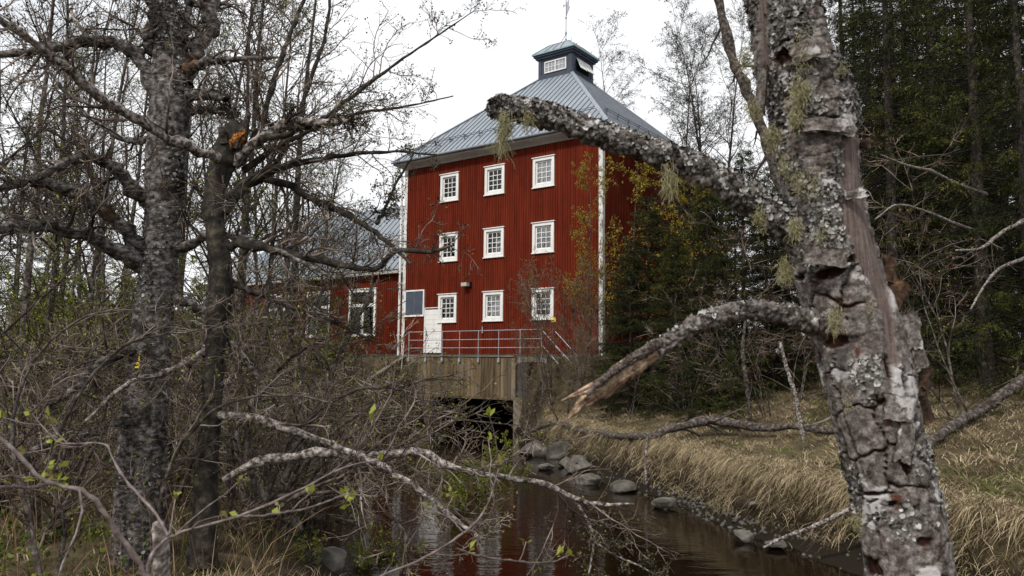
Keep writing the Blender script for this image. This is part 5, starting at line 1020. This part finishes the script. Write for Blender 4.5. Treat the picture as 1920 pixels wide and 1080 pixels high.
LB = limb([(1590, 628, 78), (1540, 608, 52), (1483, 592, 40), (1417, 581, 37), (1375, 586, 35), (1333, 598, 34), (1300, 612, 34), (1267, 632, 33), (1235, 653, 33), (1200, 678, 32), (1165, 704, 28)], (2.0, 1.72), 240, 0)
vb, qb, ib = crust(*LB, 38, 17); link('lower_branch', mesh_np('lower_branch', loc(vb, hb), qb, None, M['dead_bark'], True, {'inner': ib, 'wood': 0 * ib}), hero.o)
LC = limb([(1225, 660, 30), (1190, 684, 36), (1160, 706, 36), (1130, 728, 34), (1105, 746, 24), (1085, 762, 16), (1074, 775, 9), (1065, 786, 3)], (1.75, 1.66), 120, 0)
vc, qc = tubes(*LC, 26); cc_ = np.repeat(LC[0][0], 26, axis=0); al3 = np.repeat(np.linspace(0, 1, 120), 26); a3 = np.tile(np.arange(26), 120)
fl = (fbm(np.stack([a3 * .9, al3 * 5, 0 * al3], -1), 3, 23) - .5) * .9; vc = cc_ + (vc - cc_) * (1 + fl)[:, None]
hero.part('splintered_end', (vc, qc), M['wood_pale'])
pi_, ri_ = [], []
for k in range(16):
    a_ = g.integers(4, 60); p_ = LC[0][0][a_] + g.normal(size=3) * .012; d_ = unit(LC[0][0][min(119, a_ + 30)] - LC[0][0][a_] + g.normal(size=3) * .012); ln_ = g.uniform(.04, .12)
    pi_.append([p_, p_ + d_ * ln_ * .6, p_ + d_ * ln_]); ri_.append([.006, .004, .0008])
for k in range(16): link('splinter', mesh_np('splinter', loc(tubes(np.array([pi_[k]]), np.array([ri_[k]]), 5)[0], hb), tubes(np.array([pi_[k]]), np.array([ri_[k]]), 5)[1], None, M['wood_pale'] if k % 3 else M['curl']), hero.o)
# leafy lichen: thousands of small curled lobes
def flakes(g, p, nrm, s, kind):
    n = len(p); a = unit(np.cross(nrm, g.normal(size=p.shape))); b_ = np.cross(nrm, a); tiltv = unit(nrm + g.normal(size=p.shape) * .45); k = 7; th = np.arange(k) * 2 * np.pi / k
    ring_ = []
    for j in range(k):
        r_ = s * g.uniform(.55, 1.1, n); ring_.append(p + (np.cos(th[j]) * a + np.sin(th[j]) * b_) * r_[:, None] + nrm * (s * g.uniform(-.3, 1.1, n))[:, None])
    V = np.stack([p + tiltv * (s * .15)[:, None]] + ring_, 1); o = (np.arange(n) * (k + 1))[:, None]
    T = np.concatenate([np.concatenate([o, o + 1 + j, o + 1 + (j + 1) % k], 1) for j in range(k)], 0)
    return V.reshape(-1, 3), T, np.repeat(np.clip(kind + g.normal(size=n) * .3, 0, 1), k + 1)
def on_trunk(n, y0, y1, thr, sc_, seed):
    k = g.integers(0, 820, n * 8); jj = g.integers(0, ns, n * 8); ok_ = (pyv[k] > y0) & (pyv[k] < y1) & (np.abs(ph[jj]) < 2.0) & (wood[k, jj] < .2) & (inner[k, jj] < .3); k, jj = k[ok_], jj[ok_]
    v_ = fbm(q3[k, jj] * sc_, 3, seed); s_ = v_ > thr; k, jj = k[s_][:n], jj[s_][:n]; return HV[k, jj], nrmH[k, jj]
p1_, n1_ = on_trunk(3300, -120, 520, .44, 9, 33); p2_, n2_ = on_trunk(1500, 520, 1150, .55, 9, 35)
V1, T1, c1 = flakes(g, p1_, n1_, g.uniform(.003, .009, len(p1_)), .5); V2, T2, c2 = flakes(g, p2_, n2_, g.uniform(.003, .009, len(p2_)), .52)
def on_limb(L, n, sides, lo, hi, top=-.6):
    P_, R_ = L[0][0], L[1][0]; k = g.integers(int(lo * len(P_)), int(hi * len(P_)), n); T_ = unit(P_[np.minimum(k + 1, len(P_) - 1)] - P_[k - 1]); u_ = unit(np.cross(T_, g.normal(size=(n, 3)))); keep = u_[:, 2] > top
    return (P_[k] + u_ * R_[k][:, None] * 1.03)[keep], u_[keep]
p3_, n3_ = on_limb(LA, 3600, 44, .06, .99, -.5); p4_, n4_ = on_limb(LB, 330, 38, .05, .95, -.1)
V3, T3, c3 = flakes(g, p3_, n3_, g.uniform(.003, .009, len(p3_)), .5); V4, T4, c4 = flakes(g, p4_, n4_, g.uniform(.003, .008, len(p4_)), .5)
Vl, Tl, ol = [], [], 0
for v_, t_2 in ((V1, T1), (V2, T2), (V3, T3), (V4, T4)): Vl.append(v_); Tl.append(t_2 + ol); ol += len(v_)
tag(link('leafy_lichen', mesh_np('leafy_lichen', loc(np.concatenate(Vl), hb), None, np.concatenate(Tl), M['flake'], False, {'tint': np.concatenate([c1, c2, c3, c4])}), hero.o), kind='stuff')
# beard lichen tufts
def beard(px, py, Y, n, ln, spread, hang, wild=.5):
    c = at(px, py, Y); n = int(n * 1.1); p = c + g.normal(size=(n, 3)) * spread * .75 * np.array([.9, .35, 1.7]); d = unit(g.normal(size=(n, 3)) * wild + np.array([0, -.35, -hang])); k = 6; P_ = [p]
    for s in range(k - 1): d = unit(d + g.normal(size=(n, 3)) * .3 + np.array([0, 0, -.18 * hang])); p = p + d * (g.uniform(.3, 1.0, n) * ln * (1.0 if wild < .35 else .55) / k)[:, None]; P_.append(p)
    P_ = np.stack(P_, 1); V, Q = tubes(P_, np.tile(np.linspace(.0008, .0004, k), (n, 1)), 3)
    link('beard_lichen', mesh_np('beard_lichen', loc(V, hb), Q, None, M['straw_lichen'], False, {'tint': np.repeat(g.uniform(0, 1, n), k * 3)}), hero.o)['kind'] = 'stuff'
for a in ((948, 232, 1.88, 260, .075, .012, .9), (942, 250, 1.88, 60, .12, .006, 1.6, .15), (990, 226, 1.88, 160, .04, .012, .6), (1255, 335, 1.9, 160, .07, .012, 1.2, .3), (1448, 258, 1.9, 320, .045, .013, .3, 1), (1425, 410, 1.9, 160, .04, .012, .5, 1), (1470, 505, 1.9, 220, .07, .011, .9, .6), (1398, 112, 1.9, 220, .05, .013, .4, 1), (1412, 205, 1.92, 160, .05, .013, .6, 1), (1505, 95, 1.885, 200, .05, .02, .7, .5), (1500, 170, 1.885, 260, .07, .016, .9, .4), (1490, 215, 1.885, 200, .05, .013, 1, .4), (1470, 310, 1.9, 160, .03, .012, .5, .8), (1495, 340, 1.885, 160, .03, .015, .5, .6), (1525, 345, 1.885, 120, .03, .016, .5, .6), (1490, 425, 1.885, 200, .06, .01, .9, .4), (1565, 600, 1.87, 180, .05, .013, .9, .5), (1632, 578, 1.87, 60, .02, .012, .6, .6), (1608, 978, 1.9, 150, .025, .01, .4, 1), (1580, 130, 1.9, 90, .02, .008, .5, 1), (1590, 755, 1.885, 90, .015, .012, .5, .6), (1540, 440, 1.885, 90, .03, .014, .7, .5)): beard(*a)
# lifted bark plates and curls
def curl(px, py, Y, w_, h_, bend, rz, mt='dead_bark', tilt=0.0):
    """a thick bent sheet of bark"""
    c = at(px, py, Y); nu, nv = 12, 12; u = np.linspace(-.5, .5, nu); v = np.linspace(-.5, .5, nv); U2, V2_ = np.meshgrid(u, v, indexing='ij')
    jag = 1 + .35 * (fbm(np.stack([U2 * 5 + px, V2_ * 5 + py, 0 * U2], -1), 3, 3) - .5) * 2
    a_ = U2 * bend; rr_ = w_ / max(.2, bend); x = np.sin(a_) * rr_ * jag; y = (np.cos(a_) - 1) * -rr_ ; z = V2_ * h_ * jag
    y = y + .006 * (fbm(np.stack([U2 * 9, V2_ * 9, 0 * U2 + px], -1), 3, 8) - .5)
    A_ = np.stack([x, y, z], -1).reshape(-1, 3); B_ = A_ + np.array([0, .007, 0]); R_ = np.array(Matrix.Rotation(rz - .38, 3, 'Z') @ Matrix.Rotation(tilt, 3, 'Y')); V = np.concatenate([A_, B_]) @ R_.T + c
    i = np.arange(nu * nv).reshape(nu, nv); q1 = np.stack([i[:-1, :-1], i[1:, :-1], i[1:, 1:], i[:-1, 1:]], -1).reshape(-1, 4); n_ = nu * nv
    bd = np.concatenate([i[:, 0], i[-1, 1:], i[-2::-1, -1], i[0, -2:0:-1]]); q2 = np.stack([bd, np.roll(bd, -1), np.roll(bd, -1) + n_, bd + n_], 1)
    link('bark_plate', mesh_np('bark_plate', loc(V, hb), np.concatenate([q1, q1[:, ::-1] + n_, q2]), None, M[mt], True, {'inner': np.concatenate([np.zeros(n_), np.ones(n_)]), 'wood': np.zeros(2 * n_)}), hero.o)
for a in ((1628, 268, 2.0, .045, .025, 1.6, .9, 'curl', -.3), (1690, 552, 2.0, .1, .075, 2.2, .7, 'curl', .5), (1675, 505, 2.0, .055, .07, 1.4, .9, 'curl', .1), (1712, 620, 1.96, .05, .09, .8, .5, 'dead_bark', -.1), (1728, 665, 1.97, .05, .07, 1.2, .8, 'dead_bark', -.4), (1738, 708, 1.99, .085, .055, 1.8, .8, 'curl', .2), (1742, 765, 1.99, .05, .075, 1.5, 1.0, 'curl', -.5), (1424, 175, 1.93, .03, .12, 1.0, -.6, 'dead_bark', .12), (1515, 92, 1.875, .085, .055, .9, .05, 'dead_bark', -.12), (1545, 232, 1.875, .11, .035, 1.0, .1, 'dead_bark', .1), (1592, 232, 1.9, .05, .06, .9, .6, 'dead_bark', 0), (1545, 480, 1.87, .1, .045, .9, .0, 'dead_bark', .15), (1604, 362, 1.89, .05, .025, .6, .2, 'dead_bark', -.2), (1690, 765, 1.88, .075, .06, .9, .4, 'dead_bark', .1), (1700, 830, 1.885, .045, .1, .8, .5, 'dead_bark', .2)): curl(*a)
LD = limb([(1238, 640, 20), (1200, 664, 18), (1160, 690, 16), (1125, 718, 12), (1100, 740, 8)], (1.735, 1.66), 90, .05, g); vd, qd, id_ = crust(*LD, 22, 19); link('bark_strip', mesh_np('bark_strip', loc(vd, hb), qd, None, M['dead_bark'], True, {'inner': np.clip(id_ + .35, 0, 1), 'wood': 0 * id_}), hero.o)
# loose bark scales on the big birch
k_ = g.integers(8, 146, 5200); P_, R_ = trunk_line = limb([(258, 1190, 126), (262, 1080, 102), (265, 900, 87), (272, 750, 80), (288, 600, 71), (303, 450, 66), (310, 330, 72), (318, 200, 75), (318, 90, 57), (310, 0, 42), (302, -90, 33), (290, -220, 18)], YB, 150, 0); P_, R_ = P_[0], R_[0]
az_ = g.uniform(-1.9, 1.9, 5200); nb_ = np.stack([np.sin(az_), -np.cos(az_), 0 * az_], 1); V5, T5, c5 = flakes(g, P_[k_] + nb_ * R_[k_][:, None] * 1.01, nb_, g.uniform(.004, .017, 5200) * (.25 + 1.2 * sstep(.42, .6, fbm(P_[k_] * 3 + nb_ * .8, 3, 6))), .42)
link('bark_scales', mesh_np('bark_scales', loc(V5, birch.b), None, T5, M['flake'], False, {'tint': c5}), birch.o)['kind'] = 'stuff'
# arching bare alder between the left bank and the water
g = np.random.default_rng(81); base = at(520, 905, 8.2); base[2] = gz(base[0], base[1])
arch = Plant('arching_alder', base, 'many-stemmed pale bare alder arching over the water before the wing wall', 'alder')
def alder(thing, lines, kt):
    PC, RC = [], []
    for pix, Y in lines:
        p_, r_ = limb(pix, Y, 26, .25, g); thing.part('limb', rough_tube(p_, r_ * .8, 8, 6, .2, 26), M['bark_mid']); PC.append(p_); RC.append(r_ * .8)
    PC, RC = np.concatenate(PC), np.concatenate(RC)
    P2, R2 = grow(g, PC, RC, kt, (.12, 1), (.18, .5), (25, 75), .02, .2, 9, .5, .0028); P3, R3 = grow(g, P2, R2, 7, (.1, 1), (.3, .7), (30, 65), .0, .24, 6, .6, .0018); P4, R4 = grow(g, P3, R3, 2, (.1, 1), (.3, .6), (30, 60), 0, .22, 4, .7, .0015)
    thing.part('crown', pack([tubes(P2, R2, 5), tubes(P3, R3, 4), tubes(P4, R4, 3)]), M['twig_brush']); lv_ = leaves(g, P4, R4, 1, (.014, .034), (.6, 1)); thing.part('leaves', lv_[:2], M['leaf_green'], False, {'tint': lv_[2]})
alder(arch, (([(520, 930, 13), (560, 840, 12), (605, 740, 11), (640, 660, 10), (690, 560, 8), (700, 500, 4)], 8.2), ([(500, 930, 12), (560, 800, 10), (660, 735, 8), (735, 728, 7), (790, 745, 6), (822, 790, 4), (815, 850, 3)], 8.0), ([(530, 930, 10), (600, 830, 9), (680, 770, 7), (770, 720, 5), (860, 700, 3)], 8.4), ([(480, 930, 12), (470, 800, 10), (520, 700, 8), (600, 640, 6), (700, 610, 4)], 8.3), ([(520, 940, 9), (640, 880, 8), (740, 840, 6), (840, 800, 5), (930, 740, 3)], 7.6), ([(500, 940, 10), (440, 820, 9), (480, 690, 8), (430, 600, 6), (470, 520, 4)], 8.5), ([(540, 940, 9), (620, 900, 8), (700, 880, 7), (790, 910, 5), (870, 960, 4), (960, 960, 2)], 7.4), ([(520, 930, 9), (590, 780, 8), (560, 660, 7), (600, 560, 5), (640, 480, 3)], 8.8), ([(520, 930, 10), (700, 920, 8), (735, 960, 8), (760, 1010, 9), (752, 1080, 10)], (7.6, 7.0)), ([(560, 920, 8), (680, 800, 6), (790, 780, 5), (900, 790, 4), (1000, 800, 2)], 7.8)), 13)
base = at(300, 1030, 7.2); base[2] = gz(base[0], base[1])
alder(Plant('bare_alder', base, 'slim bare alder bending right in front of the big grey birch', 'alder'), (([(300, 1060, 11), (300, 960, 10), (330, 850, 9), (420, 760, 7), (540, 740, 5), (640, 760, 3)], 7.2),), 15)
base = at(90, 1080, 6.5); base[2] = gz(base[0], base[1])
alder(Plant('bare_alder', base, 'two-stemmed bare alder at the lower left edge', 'alder'), (([(100, 1110, 11), (120, 1000, 10), (100, 850, 9), (160, 720, 8), (250, 640, 6), (370, 620, 4)], 6.6), ([(80, 1120, 11), (60, 1000, 10), (20, 820, 9), (60, 680, 7), (150, 600, 5), (260, 570, 3)], 6.4)), 15)
